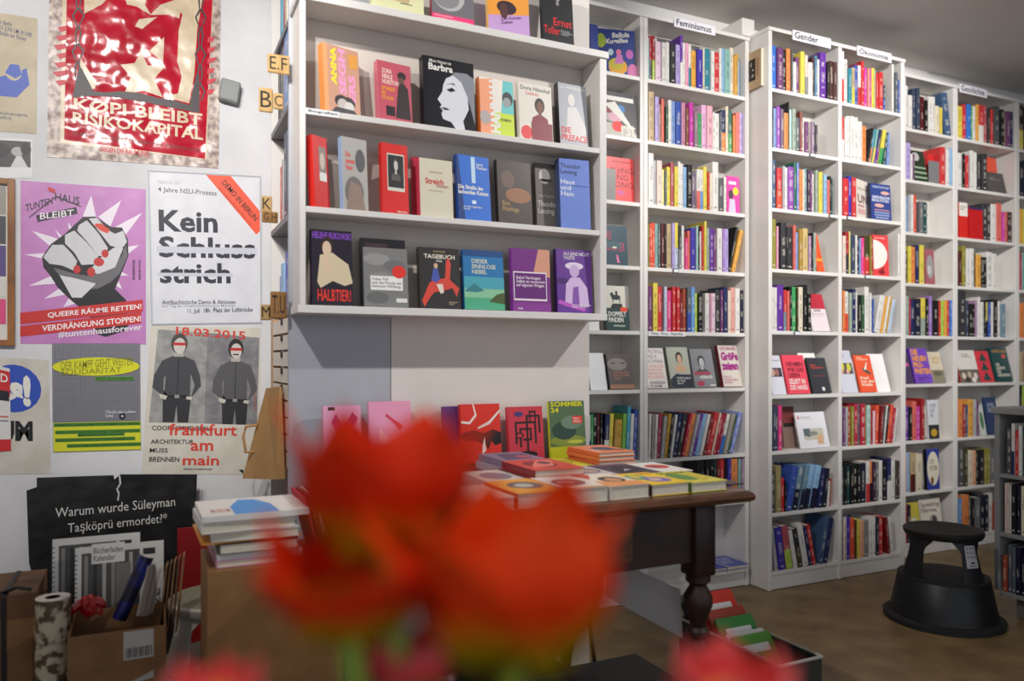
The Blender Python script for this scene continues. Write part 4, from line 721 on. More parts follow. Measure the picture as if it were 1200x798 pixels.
# ================================================================ POSTERS AND THINGS ON THE LEFT WALL
def cv(ops, X0, X1, Yt, Yb):
    """drawing given in measured sheet units (y down) -> 0..1 of the sheet (y up)"""
    fx = lambda x: (x - X0)/(X1 - X0); fy = lambda y: (Yb - y)/(Yb - Yt); out = []
    for op in ops:
        k = op[0]
        if k == 'r': out.append(('r', fx(op[1]), fy(op[4]), fx(op[3]), fy(op[2]), op[5]))
        elif k == 'e': out.append(('e', fx(op[1]), fy(op[2]), op[3]/(X1-X0), op[4]/(Yb-Yt), op[5]))
        elif k == 'p': out.append(('p', [(fx(x), fy(y)) for x, y in op[1]], op[2]))
        else: out.append(('t', op[1], fx(op[2]), fy(op[5]), fx(op[4]), fy(op[3])) + tuple(op[6:]))
    return out
def sheet(name, label, c4, color, ops, V=VW, th=.0012, cat='poster', rim=None, group=None, off=.0):
    """c4: tl, tr, br, bl corners as seen on the wall"""
    P = [at(x, y, V - .0005 - off) for x, y in c4]; o = P[3]; q = [p - o for p in P]
    def fn(x, y, n):
        a = q[3].lerp(q[2], x); b = q[0].lerp(q[1], x); p = a.lerp(b, y); p.y = -th - .0002 - min(n, 130)*.00004; return p
    k = MB(); m = color if not isinstance(color, str) else mottled(color, rim or color, 10, .42, .12)
    pts = []
    for y in (0, -th):
        for c in (3, 2, 1, 0): pts.append(Vector((q[c].x, y, q[c].z)))
    k.v = pts
    for f in ([3, 2, 1, 0], [4, 5, 6, 7], [0, 1, 5, 4], [1, 2, 6, 5], [2, 3, 7, 6], [3, 0, 4, 7]): k.face(f, m)
    ob = k.build(name, loc=o); tag(ob, label, cat, group)
    if ops: lay(ob, ops, fn, name)
    return ob
GLOSS_RED = mottled('b3142c', 'c31c34', 12, .16, .55)
CREAMP = mottled('d8c6a8', 'cdb898', 14, .3, .3)
# red street-protest poster with worn border
dr = [('p', [(245,-60),(870,-60),(848,640),(245,610)], CREAMP), ('p', [(262,-60),(868,-60),(842,638),(260,596)], GLOSS_RED),
 ('p', [(330,-60),(470,-60),(400,20),(330,60),(330,0)], CREAMP), ('p', [(700,-60),(830,-60),(800,120),(790,300),(768,418),(660,395),(720,380),(735,310),(715,250),(720,120),(735,60),(700,20)], CREAMP),
 ('p', [(480,-60),(600,-60),(575,20),(600,60),(640,20),(700,0),(730,30),(720,76),(690,60),(600,62),(570,45),(540,28),(500,20)], CREAMP), ('p', [(552,80),(628,70),(565,120),(535,110)], CREAMP),
 ('p', [(658,152),(655,255),(596,210)], CREAMP), ('p', [(562,215),(590,270),(665,268),(618,325),(655,398),(575,375),(495,392),(520,320),(478,270),(535,262)], CREAMP),
 ('p', [(320,250),(382,345),(378,372),(330,390),(312,300)], CREAMP)]
def strand(x, y0, y1):
    o = []
    for i, yy in enumerate(range(y0, y1, 75)):
        w_ = 26 if i % 2 else 14
        o.append(('p', [(x-6, yy), (x+6, yy), (x+w_, yy+34), (x+6, yy+75), (x+2, yy+75), (x+w_-8, yy+34), (x, yy+8), (x-w_+8, yy+34), (x-4, yy+75), (x-9, yy+75), (x-w_, yy+34)], '2c2226'))
    return o
dr += strand(308, -40, 330) + strand(815, -40, 340)
dr += [('p', [(290,410),(312,290),(324,290),(372,385),(420,388),(480,380),(560,385),(640,402),(700,408),(770,425),(798,300),(812,300),(815,455),(700,440),(560,418),(440,405),(350,405),(300,415)], '2c2226'),
 ('t', 'KØPI BLEIBT', 295, 436, 828, 486, CREAMP, -.075, .025), ('t', 'RISIKOKAPITAL', 292, 496, 832, 544, CREAMP, -.075, .025), ('t', 'AUFRUF ZUR DEMONSTRATION  KÖPENICKER', 292, 576, 820, 592, '3a1016', -.075, 0),
 ('t', 'GEGEN DIE RÄUMUNG', 400, 612, 600, 640, 'd3263a', -.05, .02)]
for i in range(7): dr.append(('p', [(228 - (i*7) % 18, 120+i*38), (262, 112+i*38), (262, 132+i*38), (240 - (i*5) % 14, 140+i*38)], 'c8283c'))
for i in range(6): dr.append(('p', [(848, 150+i*42), (878 + (i*7) % 16, 146+i*42), (870, 166+i*42), (846, 172+i*42)], 'c8283c'))
sheet('poster', 'large glossy red poster with a pale star and worn marbled border', [(58, -17), (259, -17), (256, 197.5), (55, 184)], mottled('8f7a76', 'cdbdb0', 45, .35, .4), cv(dr, 195, 903, -60, 673), th=.002)
# pink fist poster
FIST = halftone('dcdce0', '4a484e', 330, .62); FD = halftone('8c8a90', '242228', 330, .5)
pk = []
for p in ([(370,135),(335,225),(390,225)], [(497,148),(400,222),(450,262)], [(588,195),(470,262),(510,300)], [(575,332),(500,345),(500,392)], [(130,295),(235,322),(200,352)], [(100,392),(205,380),(190,408)], [(118,517),(215,470),(225,505)], [(178,568),(258,510),(280,545)], [(222,285),(262,322),(240,318)], [(274,252),(300,288),(280,288)], [(530,462),(480,440),(478,465)], [(500,520),(480,475),(460,500)], [(255,600),(280,560),(320,580)]): pk.append(('p', p, 'ece2ee'))
pk += [('p', [(170,400),(205,345),(262,300),(335,228),(385,222),(455,262),(500,262),(526,310),(528,380),(495,460),(470,520),(520,568),(480,600),(350,620),(290,575),(232,520),(200,470),(175,440)], '1e1b20'),
 ('p', [(175,400),(210,348),(255,345),(290,380),(312,410),(300,450),(250,430),(200,425)], FIST), ('p', [(262,305),(300,285),(350,330),(400,385),(385,420),(330,425),(300,375),(262,340)], FIST), ('p', [(318,262),(352,240),(400,290),(440,350),(430,385),(400,385),(350,325),(312,285)], FIST),
 ('p', [(360,232),(395,228),(440,275),(470,290),(505,275),(522,320),(500,350),(450,340),(400,280)], FIST), ('p', [(215,440),(300,462),(370,470),(450,430),(500,380),(515,330),(525,380),(490,455),(455,490),(400,520),(320,530),(262,500)], FD),
 ('p', [(420,380),(470,345),(505,350),(470,430),(400,460),(360,450)], FIST), ('p', [(240,470),(300,480),(390,500),(330,560),(290,560)], FIST),
 ('p', [(386,252),(412,250),(450,275),(438,290),(410,280),(385,262)], 'd8432c'), ('e', 311, 444, 15, 17, 'c2302c'), ('e', 370, 453, 17, 19, 'c2302c'), ('e', 402, 410, 22, 18, 'c2302c'), ('e', 428, 374, 15, 17, 'c2302c'),
 ('p', [(350,610),(470,590),(520,600),(525,690),(430,720),(395,710)], '26222a'),
 ('p', [(84,626),(590,562),(590,612),(84,672)], 'c9302c'), ('p', [(84,680),(583,614),(583,662),(84,722)], 'c9302c'),
 ('t', 'QUEERE RÄUME RETTEN!', 192, 597, 584, 626, 'f4ecee', .088, .02), ('t', 'VERDRÄNGUNG STOPPEN!', 170, 648, 582, 677, 'f4ecee', .09, .02), ('t', '#tuntenhausforever', 234, 682, 588, 710, 'e8e0e8', .08, .02),
 ('t', 'TUNTEN', 105, 172, 212, 200, '2a262c', .28, .01), ('t', 'HAUS', 222, 140, 322, 172, '2a262c', -.1, .01), ('p', [(118,240),(225,148),(330,184),(328,187),(225,153),(120,243)], '2a262c'), ('p', [(192,112),(222,122),(222,138),(196,130)], 'c9302c'),
 ('p', [(146,232),(308,188),(314,214),(152,258)], '24222a'), ('t', 'BLEIBT', 162, 210, 298, 236, 'eee6ee', .137, .01),
 ('t', 'INFOVERANSTALTUNG', 545, 395, 556, 478, '4a3050', 90), ('t', 'JEDEN MITTWOCH', 572, 395, 583, 478, '4a3050', 90)]
sheet('poster', 'pink poster with a raised black and white fist and red nails', [(24.1, 211.5), (170.5, 222), (171, 403.3), (24, 402.7)], 'c584c2', cv(pk, 85, 603, 95, 750), rim='bd7cba')
# white demo poster
ks = [('p', [(845,45),(950,45),(1083,197),(1083,268),(1060,290)], 'ee5a3c'), ('t', 'DEMO IN BERLIN', 885, 136, 1095, 160, '2c1a1c', (-47.5, .76), .015), ('t', 'irgendwobleibtirgendwas.org', 862, 166, 1072, 178, '8c2c20', (-47.5, .76), 0), ('t', '4 Jahre NSU-Prozess', 650, 108, 890, 134, '5a5c64', -.02, .01),
 ('t', 'TRIBUNAL 2017', 650, 80, 742, 92, 'b8b8c0'), ('t', 'Kein', 650, 198, 893, 288, '2c2e3a', 0, .028), ('t', 'Schluss', 648, 306, 1056, 394, '2c2e3a', 0, .028), ('t', 'strich', 650, 414, 946, 500, '2c2e3a', 0, .028),
 ('r', 640, 348, 1064, 374, 'c9ccd8'), ('r', 640, 456, 956, 470, 'c9ccd8'), ('t', 'Antifaschistische Demo & Aktionen', 656, 568, 966, 586, '3c3e48', 0, .01), ('t', 'Am Tag der Urteilsverkündung in München', 656, 588, 966, 600, '9a9ca8'),
 ('t', '11. Juli  18h  Platz der Luftbrücke', 760, 602, 1042, 626, '1c1c28', .01), ('r', 610, 40, 1082, 46, 'a9adb8'), ('r', 612, 664, 1084, 670, 'a9adb8'), ('r', 610, 46, 618, 664, 'b9bdc6'), ('r', 1076, 46, 1083, 664, 'b9bdc6')]
k_ = cv(ks, 610, 1083, 45, 668)
k_ = [(op[:-4] + (op[-4], -1.05 * .9, .03) if False else op) for op in k_]
sheet('poster', 'white poster reading Kein Schlussstrich with struck out words', [(172.8, 201), (306, 208), (306.9, 378.5), (177, 380.5)], 'dfe0e6', k_, rim='d8d9e0')
# frankfurt poster with two men
G1, G2 = mottled('8c8c8c', 'a2a2a0', 25, .5), mottled('76767a', '8c8c8e', 25, .5)
def man(cx, top, sc, hair, mous, shirt):
    shirt = {'3a3a3e': '45454a', '48484c': '58585c'}[shirt]
    s = lambda x, y: (cx + x*sc, top + y*sc)
    o = [('p', [s(-78,245),s(-58,250),s(-60,140),s(-70,128),s(-98,175)], shirt), ('p', [s(-70,110),s(-22,88),s(22,88),s(70,108),s(95,170),s(102,215),s(60,268),s(60,262),s(74,215),s(55,165),s(55,262),s(-55,262),s(-52,170),s(-72,215),s(-40,258),s(-48,270),s(-105,225),s(-100,170)], shirt),
         ('p', [s(-60,262),s(60,262),s(52,372),s(8,372),s(0,300),s(-8,372),s(-55,372)], '303034'), ('r', *s(-56,256), *s(56,266), '1c1c1e'), ('r', *s(-10,255), *s(10,268), '9a9a9a'),
         ('p', [s(-20,60),s(20,60),s(22,92),s(-22,92)], 'b5b0aa'), ('e', *s(0,36), 36*sc, 44*sc, hair), ('e', *s(2,46), 26*sc, 34*sc, 'cfcac4'), ('r', *s(-26,32), *s(28,44), 'c4282c'),
         ('p', [s(-75,250),s(-40,260),s(-48,276),s(-72,268)], 'c9c4bc'), ('p', [s(42,260),s(68,262),s(60,276),s(38,272)], 'c9c4bc'), ('r', *s(-1,100), *s(2,255), '1c1c1e')]
    if mous: o += [('r', *s(-12,58), *s(14,64), '2c2826')]
    return o
fm = [('p', [(622,90),(835,100),(833,480),(606,478)], G1), ('p', [(835,100),(1070,116),(1062,484),(833,480)], G2)] + man(715, 112, .98, '4a4644', False, '3a3a3e') + man(963, 130, .96, '2c2826', True, '48484c') + [
 ('p', [(600,478),(1064,484),(1064,500),(600,494)], 'd8d4ca'), ('t', '18.03.2015', 698, 84, 1005, 118, 'd23a30', -.035, .015), ('t', 'COOP HIMMELBLAU', 620, 490, 862, 510, '2c2a2c', 0, .012), ('t', 'frankfurt', 688, 482, 974, 530, 'dc3c30', 0, .015),
 ('t', 'ARCHITEKTUR', 618, 548, 792, 566, '2c2a2c', 0, .012), ('t', 'am', 780, 560, 874, 594, 'dc3c30', 0, .015), ('t', 'MUSS', 616, 584, 688, 602, '2c2a2c', 0, .012), ('t', 'BRENNEN', 616, 620, 736, 640, '2c2a2c', 0, .012), ('t', 'main', 750, 614, 900, 654, 'dc3c30', 0, .015),
 ('t', 'Deutsches Architekturmuseum', 756, 664, 872, 674, '6a6a6a'), ('p', [(985,672),(1005,672),(1005,690)], '1c1c1e'), ('t', 'Coop Himmelblau', 1048, 350, 1058, 425, 'c86a60', 90)]
sheet('poster', 'poster of two men with red bars over their eyes, dated 18.03.2015', [(176.5, 381.5), (305.3, 384.5), (304, 556), (166, 555.5)], 'd9d4c9', cv(fm, 590, 1075, 75, 692), rim='cfc9bc')
# green and grey concert poster
gp = [('r', 215, 155, 580, 480, '8e8e96'), ('e', 397, 252, 182, 38, 'd8d81f'), ('t', 'DER KAMPF GEHT WEITER', 250, 222, 552, 256, '8c8c1c', .05), ('t', 'SOLIDARITÄT', 252, 254, 500, 282, '8c8c1c', .03),
 ('r', 390, 294, 552, 310, '4f8a2c'), ('t', 'FEST KONZERTE', 396, 297, 548, 307, '1c3a10'), ('t', 'Macht das Leben', 434, 434, 560, 446, 'd8d8e0'), ('t', 'DAS', 434, 450, 465, 462, 'd8d8e0'), ('e', 503, 458, 15, 13, '2c2c30'), ('e', 503, 458, 5, 4, 'd8d8d8'), ('r', 218, 480, 582, 598, 'd4d32a')]
for i, (a, b) in enumerate(((220, 580), (225, 580), (316, 512), (225, 558), (272, 582))):
    y = (482, 512, 524, 544, 568)[i]; gp += [('r', a, y, b, y + 15, '3f7a26'), ('t', ('SAMSTAG ABEND IM HOF SOMMERFEST MUSIK', 'FÜR ALLE  EINTRITT FREI  AB ACHT UHR', 'MUSIK UND TANZ', 'BAND AUS DER STADT  UND AUS DEM UMLAND', 'PLATZ AM UFER  BERLIN KREUZBERG')[i], a + 6, y + 4, b - 6, y + 12, '24501a')]
gl = [('r', 215 + i*11.4, 155, 216.6 + i*11.4, 480, '6c6c76') for i in range(32)] + [('r', 215, 157 + i*8.1, 580, 158.6 + i*8.1, '66666f') for i in range(40)]
gp = gp[:1] + gl + gp[1:]
sheet('poster', 'grey striped poster with a yellow oval and green text bars', [(61, 402), (164.5, 402), (165, 527), (62, 530)], '9a9aa2', cv(gp, 215, 582, 155, 600), off=-.0004)
# left edge sheets
bl = [('e', 60, 340, 118, 98, '2a4cb4'), ('t', 's!', 40, 278, 132, 408, 'e6e4dc', -.1, .06), ('t', 'UM', -10, 472, 138, 556, '161618', 0, .05)]
sheet('poster', 'cream poster with a blue oval and big black letters', [(-22, 417), (57, 422), (59.5, 555), (-22, 556)], 'cfcac0', cv(bl, -78, 212, 215, 690), rim='c2bcb0')
sheet('flyer', 'narrow red and white flyer over the blue oval poster', [(-12, 426), (11.5, 432), (13, 528), (-12, 530)], 'd8d6d4', [('r', 0, .66, 1, .96, 'c8282c'), ('t', 'RD', .2, .82, .9, .92, 'white'), ('r', .3, .6, .95, .72, '1c1c24'), ('r', 0, 0, 1, .14, 'c8282c'), ('r', .3, .4, .9, .42, 'c86a60'), ('r', .3, .35, .9, .37, '8a8a90')], off=.003, cat='flyer')
sheet('poster', 'beige poster with a small blue fist drawing, upper left', [(-20, 12), (44, 22), (43, 157), (-20, 153)], 'b7a88c', [('t', 'in Berlin\n13. JUNI UM 18 UHR\nStraße der Pariser', .3, .8, .9, .93, '2c3c64', -.05), ('p', [(.3,.3),(.62,.3),(.86,.42),(.8,.56),(.55,.5),(.3,.46)], '2c50b0'), ('e', .56, .52, .16, .08, 'b7a88c'), ('p', [(.4,.5),(.5,.58),(.66,.58),(.72,.5),(.6,.46)], '2c50b0'), ('t', 'Abschlusskundgebung\nantifa.org', .3, .1, .82, .17, '44506a')], rim='ab9c80')
sheet('photo_postcard', 'white edged black and white landscape postcard above the framed collage', [(-14, 161), (38, 164), (38, 209), (-14, 209)], 'd8d8d8', [('r', .0, .28, .96, .95, '3c3c3e'), ('p', [(.5,.28),(.66,.62),(.72,.62),(.9,.28)], 'c8c8c8'), ('e', .66, .68, .14, .12, 'a8a8a8'), ('e', .25, .7, .25, .18, '242426'), ('e', .85, .75, .12, .16, '19191b')], cat='postcard')
def frame_board():
    r = empty('framed_collage', at(-30, 405, VW)); tag(r, 'oak framed board of small pictures at the far left wall', 'picture frame')
    o = r.location; a, b = at(-30, 207, VW), at(18, 405, VW)
    WD = wood('7a4a20', 'a06a34', 8, 8, 2)
    def bx(n, u0, u1, z0, z1, d, m):
        k = MB(); k.box((u0-o.x, -d, z0-o.z), (u1-o.x, -.0006, z1-o.z), m); return k.build(n, r)
    bx('backing', a.x, b.x, b.z, a.z, .006, mat('d8d4cc'))
    bx('frame_rail', b.x - .022, b.x, b.z, a.z, .02, WD); bx('frame_rail', a.x, b.x - .0225, b.z, b.z + .02, .02, WD); bx('frame_rail', a.x, b.x - .0225, a.z - .02, a.z, .02, WD)
    zz = a.z - .028
    for i, (h, c) in enumerate(((.1, '9a968e'), (.1, '4c4c50'), (.11, '5a4a80'), (.07, 'd0cdc6'), (.09, 'd84a80'), (.1, 'c8c860'))):
        zb_ = zz - h
        if zb_ < b.z + .021: break
        k = MB(); k.box((0, -.0075, zb_-o.z), (b.x-o.x-.028, -.0062, zz-o.z), mat(c)); k.build('small_picture', r)
        zz = zb_ - .006
frame_board()
# grey wall switch box
p = at(255, 118, VW); k = MB(); k.rbox((0, -.038, 0), (.075, -.0005, .085), mat('8e918f', .45), .006)
o = k.build('switch_box', loc=(p.x, VW, p.z), rot=(0, math.radians(8), 0)); tag(o, 'small grey plastic box mounted on the wall right of the red poster', 'switch box')

# ================================================================ SIDE-ON SHELVES between the wall and the pier
UF = .446
def side_shelves():
    r = empty('side_shelf_unit', (UF, 2.46, 0)); tag(r, 'shelving seen edge on between the poster wall and the pier', 'shelf unit')
    def bx(n, a, b, m):
        k = MB(); k.box(Vector(a) - r.location, Vector(b) - r.location, m); return k.build(n, r)
    GB = mat('7b7d80', .5)
    bx('side_panel', (UF, 3.2, .3), (.69, 3.216, 2.6), SH)
    bx('back_panel', (.692, 2.97, .3), (.70, 3.216, 2.6), SHB)
    for z in (2.335, 2.035, 1.645, 1.31): bx('shelf_board', (UF, 2.465, z - .02), (.69, 3.1995, z), GB)
side_shelves()
row(0, 2.035, 290, 0, 3.53, '112 122 black 160,124 134 slate 190,136 142 rose 150,143 166 skym 122', 'upper tier', 'side shelving', uplane=UF, dep=.12)
row(0, 1.645, 290, 0, 3.53, '122 130 orangered 690,131 138 greyl 660,140 152 navyg 550,153 160 crimson 600,161 172 tan 515', 'middle tier', 'side shelving', uplane=UF, dep=.12)
row(0, 1.31, 0, 190, 3.53, '1138 1150 bluel 470,1152 1165 sky 420,1167 1186 royal 365', 'lower tier', 'side shelving', uplane=UF, dep=.12)
row(0, 2.335, 290, 0, 3.53, '122 130 cyan -60,132 140 rose -60,142 150 cream -40', 'top tier', 'side shelving', uplane=UF, dep=.12)
for d in SPINES[-20:]:
    if d['up'] == UF:
        o = spinebook(d); tag(o, f"{short(d['c'])} book spine, {d['place']} of the edge-on shelving left of the pier", 'book', 'books on the edge-on shelving')
# letter plates sticking out from the shelves
PLY = wood('b08c56', 'cfae78', 4, 4, 4); PL2 = wood('8c6434', 'aa7c44', 4, 4, 4)
def plate(pl, pr, pt, pb, V, text, label, m=PLY, tilt=0):
    a, b = at(pl, pb, V), at(pr, pt, V); W, H = b.x - a.x, b.z - a.z
    k = MB(); k.rbox((0, 0, 0), (W, .008, H), m, .003); o = k.build('letter_plate', loc=a, rot=(0, tilt, 0)); tag(o, label, 'letter sign')
    lay(o, [('t', text, .1, .18, .88, .86, '221a12', 0, .0)], lambda x, y, n: Vector((x*W, -.0005, y*H)), 'plate')
VPL = 2.44
plate(313.5, 339.5, 66, 84, 2.40, 'E.F', 'pale wooden letter plate reading E F beside the blue spine')
plate(303.5, 320, 104, 130, 2.42, 'B', 'pale wooden letter plate reading B, left of the pier')
plate(320.4, 332, 110, 127, 2.41, 'C', 'small pale wooden letter plate reading C')
plate(306.5, 319, 230, 248, 2.42, 'K', 'pale wooden letter plate reading K')
plate(307, 326, 248.6, 260, 2.40, 'G.H', 'small wooden letter plate reading G H', PL2)
plate(305.5, 318, 357, 375, 2.42, 'M', 'pale wooden letter plate reading M')
plate(317, 336.5, 342, 373, 2.40, 'T.U', 'brown wooden letter plate reading T U', PL2)
# stacked pale trays below the plates, edge on
def trays():
    r = empty('magazine_rack', (.43, 2.5, 0)); tag(r, 'tall edge-on rack of white trays with black clips beside the pier', 'rack')
    k = MB(); k.box((.002, .06, .75), (.03, .12, 1.285), wood('c08c50', 'dcae74', 4, 4, 4)); k.build('side_board', r)
    k = MB(); k.box((.002, .54, .75), (.03, .6, 1.285), wood('c08c50', 'dcae74', 4, 4, 4)); k.build('side_board', r)
    for i in range(9):
        z = .76 + i*.058
        k = MB(); k.box((.0, .125, z), (.03, .535, z + .05), mat('dfd6ca')); t = k.build('tray', r)
        k = MB(); k.box((-.004, .3, z + .03), (-.0005, .33, z + .05), mat('1c1a1a')); k.build('clip', t)
trays()
# brown paper bag hanging at the end of the rack
KRAFT = mottled('ad8553', 'b68d5a', 5, .75, .15)
def bag():
    b0, b1 = Vector((.335, 3.12, 0)), Vector((.405, 2.62, 0)); zb, zt = .71, 1.045
    zb, zt = Z(300, 558, 3.0), Z(320, 452, 2.9)
    k = MB(); d = (b1 - b0); n = Vector((-.03, -.004, 0))
    q = [att(293.5, 560, 2.95), att(334, 561, 2.62), att(330, 453, 2.66), att(314, 455, 2.88)]
    k.v = q + [p + n*(1 if i < 2 else .25) for i, p in enumerate(q)]
    for f in ([0, 1, 2, 3], [7, 6, 5, 4], [0, 4, 5, 1], [1, 5, 6, 2], [2, 6, 7, 3], [3, 7, 4, 0]): k.face(f, KRAFT)
    o = k.build('paper_bag'); tag(o, 'flat brown paper bag hanging beside the pier, above the stacked calendars', 'paper bag')
    h = MB(); e = at(302, 500, 3.05)
    h.tube([at(302, 498, 3.0), at(288, 500, 3.02), at(285, 512, 3.02), at(288, 530, 3.02), at(299, 529, 3.0)], .006, KRAFT, 6); h.build('handle', o)
bag()

# ================================================================ LOWER LEFT
BLK = mottled('0c0c0e', '17171a', 14, .45, .3)
def board_leaning():
    ops = [('t', 'Warum wurde Süleyman', .15, .655, .86, .765, 'cfcdc8', .035, 0), ('t', 'Taşköprü ermordet?*', .22, .515, .81, .625, 'cfcdc8', .035, 0),
           ('p', [(.515,1),(.52,.93),(.5,.88),(.512,.84),(.505,.78),(.515,.78),(.52,.85),(.51,.88),(.53,.93),(.525,1)], 'c8c8c8')]
    P = [(38, 572), (221, 556), (226, 692), (47, 700)]
    V = 3.2
    a = [at(x, y, V) for x, y in [(31, 575), (43, 571), (43, 560), (133, 557), (134, 562), (141, 556), (231, 556), (226, 700), (238, 775), (48, 775), (46, 700), (34, 660)]]
    o = a[9].copy(); k = MB(); n = len(a)
    for y in (0, .006):
        for p in a: q = p - o; k.v.append(Vector((q.x, y, q.z)))
    k.face(list(range(n))[::-1], BLK); k.face([n + i for i in range(n)], BLK)
    for i in range(n): k.face([i, (i+1) % n, n+(i+1) % n, n+i], BLK)
    ob = k.build('placard', loc=o); tag(ob, 'torn black cardboard placard asking Warum wurde Süleyman', 'placard')
    A, B = at(33, 640, V) - o, at(231, 640, V) - o; z0, z1 = (at(130, 690, V) - o).z, (at(130, 558, V) - o).z
    lay(ob, ops, lambda x, y, n: Vector((A.x + x*(B.x-A.x), -.0006, z0 + y*(z1-z0))), 'placard')
board_leaning()
CARD = mottled('7d5a36', '8b6540', 9, .7, .15); CARDD = mottled('5f4127', '6e4c2e', 9, .7, .15)
def carton(name, label, u0, u1, v0, v1, zt, m, flaps=True, zb=.002):
    r = empty(name, (u0, v0, zb)); tag(r, label, 'box'); W, D, H = u1-u0, v1-v0, zt-zb; t = .004
    def bx(n, a, b, mm=m, M=None):
        k = MB(); k.box(a, b, mm, M); return k.build(n, r)
    bx('base', (0, 0, 0), (W, D, t)); bx('side', (0, 0, t+.0002), (W, t, H)); bx('side', (0, D-t, t+.0002), (W, D, H)); bx('side', (0, t+.0002, t+.0002), (t, D-t-.0002, H)); bx('side', (W-t, t+.0002, t+.0002), (W, D-t-.0002, H))
    if flaps: bx('flap', (0, -.003, H - .09), (W, -.0004, H))
    return r
bx1 = carton('cardboard_box', 'open brown cardboard box holding calendars and rolled posters', -.182, .0425, 2.20, 2.42, .437, CARD)
# label strips on the carton
for zz in (.37, .30):
    pass
k = MB(); k.box((.125, -.0045, .36), (.195, -.0032, .432), mat('b9b6b0')); k.build('bar_label', bx1)
k = MB()
for i in range(14): k.box((.13 + i*.0045, -.0052, .365), (.13 + i*.0045 + (.0026 if i % 3 else .0013), -.0046, .39), mat('2a2a2a'))
o = k.build('bar_print', bx1); o['kind'] = 'stuff'
k = MB(); k.prism([(.125, .295), (.195, .305), (.195, .325)], -.0045, -.0032, mat('b0ada8'), Matrix(((1,0,0,0),(0,0,1,0),(0,1,0,0),(0,0,0,1)))); k.build('torn_label', bx1)
# spiral calendars with a photo of shelves
def spiral(px0, px1, ytop, V, zb, label, note=None, dark=False):
    ops = [('r', .07, .3, .72, .95, '4c4a48')]
    for i in range(6): ops.append(('r', .1 + i*.1, .34, .14 + i*.1, .93, ('8a8680', '2c2a2a', 'b0aca4')[i % 3]))
    ops += [('r', .45, .45, .62, .85, '77726c'), ('r', .76, .9, .9, .95, '2c2c2c')]
    if note: ops += [('r', .18, .86, .55, 1.02, 'dedcd6'), ('t', note, .2, .88, .53, .99, '55555c')]
    ops += [('t', '2026', .88, .3, .96, .62, '2a2a2a', 90), ('r', .1, .26, .7, .29, 'a84a2c')]
    ob, W, h = faceout(px0, px1, ytop, V, zb, 'd9d7d2', ops, label, th=.006, lean=5, name='calendar', pages=False)
    k = MB()
    for i in range(26): k.box((-.004, -.002, .01 + i*(h-.02)/26), (.006, .008, .012 + i*(h-.02)/26), mat('1c1c1e', .3, .6))
    o = k.build('spiral_binding', ob); o['kind'] = 'stuff'
k = MB(); k.box((-.24, 2.426, .002), (-.02, 2.52, .25), CARDD); o = k.build('low_carton'); tag(o, 'low closed carton behind the open cardboard box, under the calendars', 'box')
spiral(60, 164, 633, 2.482, .2505, 'rear white spiral calendar with a bookshelf photo behind the open cardboard box')
spiral(87, 192, 643, 2.452, .2505, 'front white spiral calendar with a note strip, behind the open cardboard box', 'Bücherladen\nKalender')
# rolled poster tube, papers, red gift
def tube(p0, p1, r, m, label, name='poster_tube', cat='tube'):
    k = MB(); k.tube([p0, p1], r, m, 18); d = (Vector(p1)-Vector(p0)).normalized()
    k.tube([Vector(p1) + d*.0005, Vector(p1) + d*.002], r*.8, mat('b8b4ac'), 14)
    o = k.build(name, smooth=True); tag(o, label, cat)
tube(att(140, 725, 2.09), att(172, 652, 2.12), .019, mottled('14122c', '1c2470', 22, .3, 0, .45, .6), 'dark rolled poster with blue print standing slanted in the box')
for i in range(6):
    p0, p1 = att(160 + i*2.2, 722, 2.00 + i*.017), att(173 + i*2.0, 664 + i*2, 2.03 + i*.017)
    k = MB(); a = p1 - p0; s = Vector((.016, .03, 0)); k.v = [p0, p0 + s, p1 + s, p1, p0 + Vector((.0015, 0, 0)), p0 + s + Vector((.0015, 0, 0)), p1 + s + Vector((.0015, 0, 0)), p1 + Vector((.0015, 0, 0))]
    for f in ([0, 3, 2, 1], [4, 5, 6, 7], [0, 1, 5, 4], [1, 2, 6, 5], [2, 3, 7, 6], [3, 0, 4, 7]): k.face(f, mat(['c9c6be', 'a8a49c', 'd8d4ca'][i % 3]))
    o = k.build('leaflet'); tag(o, ['front white', 'front grey', 'second white', 'middle white', 'rear grey', 'rearmost white'][i] + ' leaflet slanting out of the cardboard box beside the dark roll', 'leaflet', 'leaflets in the cardboard box')
for i in range(5):
    x = 185 + i*5
    k = MB(); p = att(x, 742, 2.15 + i*.015); q = att(x + 9, 664 - i*3, 2.17 + i*.015); s = Vector((.006, .06, 0))
    k.v = [p, p + s, q + s, q, p + Vector((.004, 0, 0)), p + s + Vector((.004, 0, 0)), q + s + Vector((.004, 0, 0)), q + Vector((.004, 0, 0))]
    for f in ([0, 3, 2, 1], [4, 5, 6, 7], [0, 1, 5, 4], [1, 2, 6, 5], [2, 3, 7, 6], [3, 0, 4, 7]): k.face(f, CARDD if i % 2 else CARD)
    o = k.build('envelope'); tag(o, ['leftmost, lowest', 'second', 'middle', 'fourth', 'rightmost, tallest'][i] + ' brown envelope standing right of the cardboard box', 'envelope', 'brown envelopes by the cardboard box')
RB = mat('a8181c', .35, noise=.2, scale=30)
def gift():
    rr = random.Random(4); c = att(103, 722, 2.06); k = MB()
    for i in range(16):
        a = rr.random()*6.3; d = Vector((math.cos(a)*.045, math.sin(a)*.03, rr.uniform(0, .03)))
        pts = [c + d*t + Vector((0, 0, .028*math.sin(t*3.1))) for t in (0, .3, .6, .85, 1)]
        k.tube(pts, [.006, .011, .013, .01, .003], RB, 6)
    o = k.build('ribbon_bow', smooth=True); tag(o, 'crumpled red ribbon bow lying in the cardboard box', 'bow')
gift()
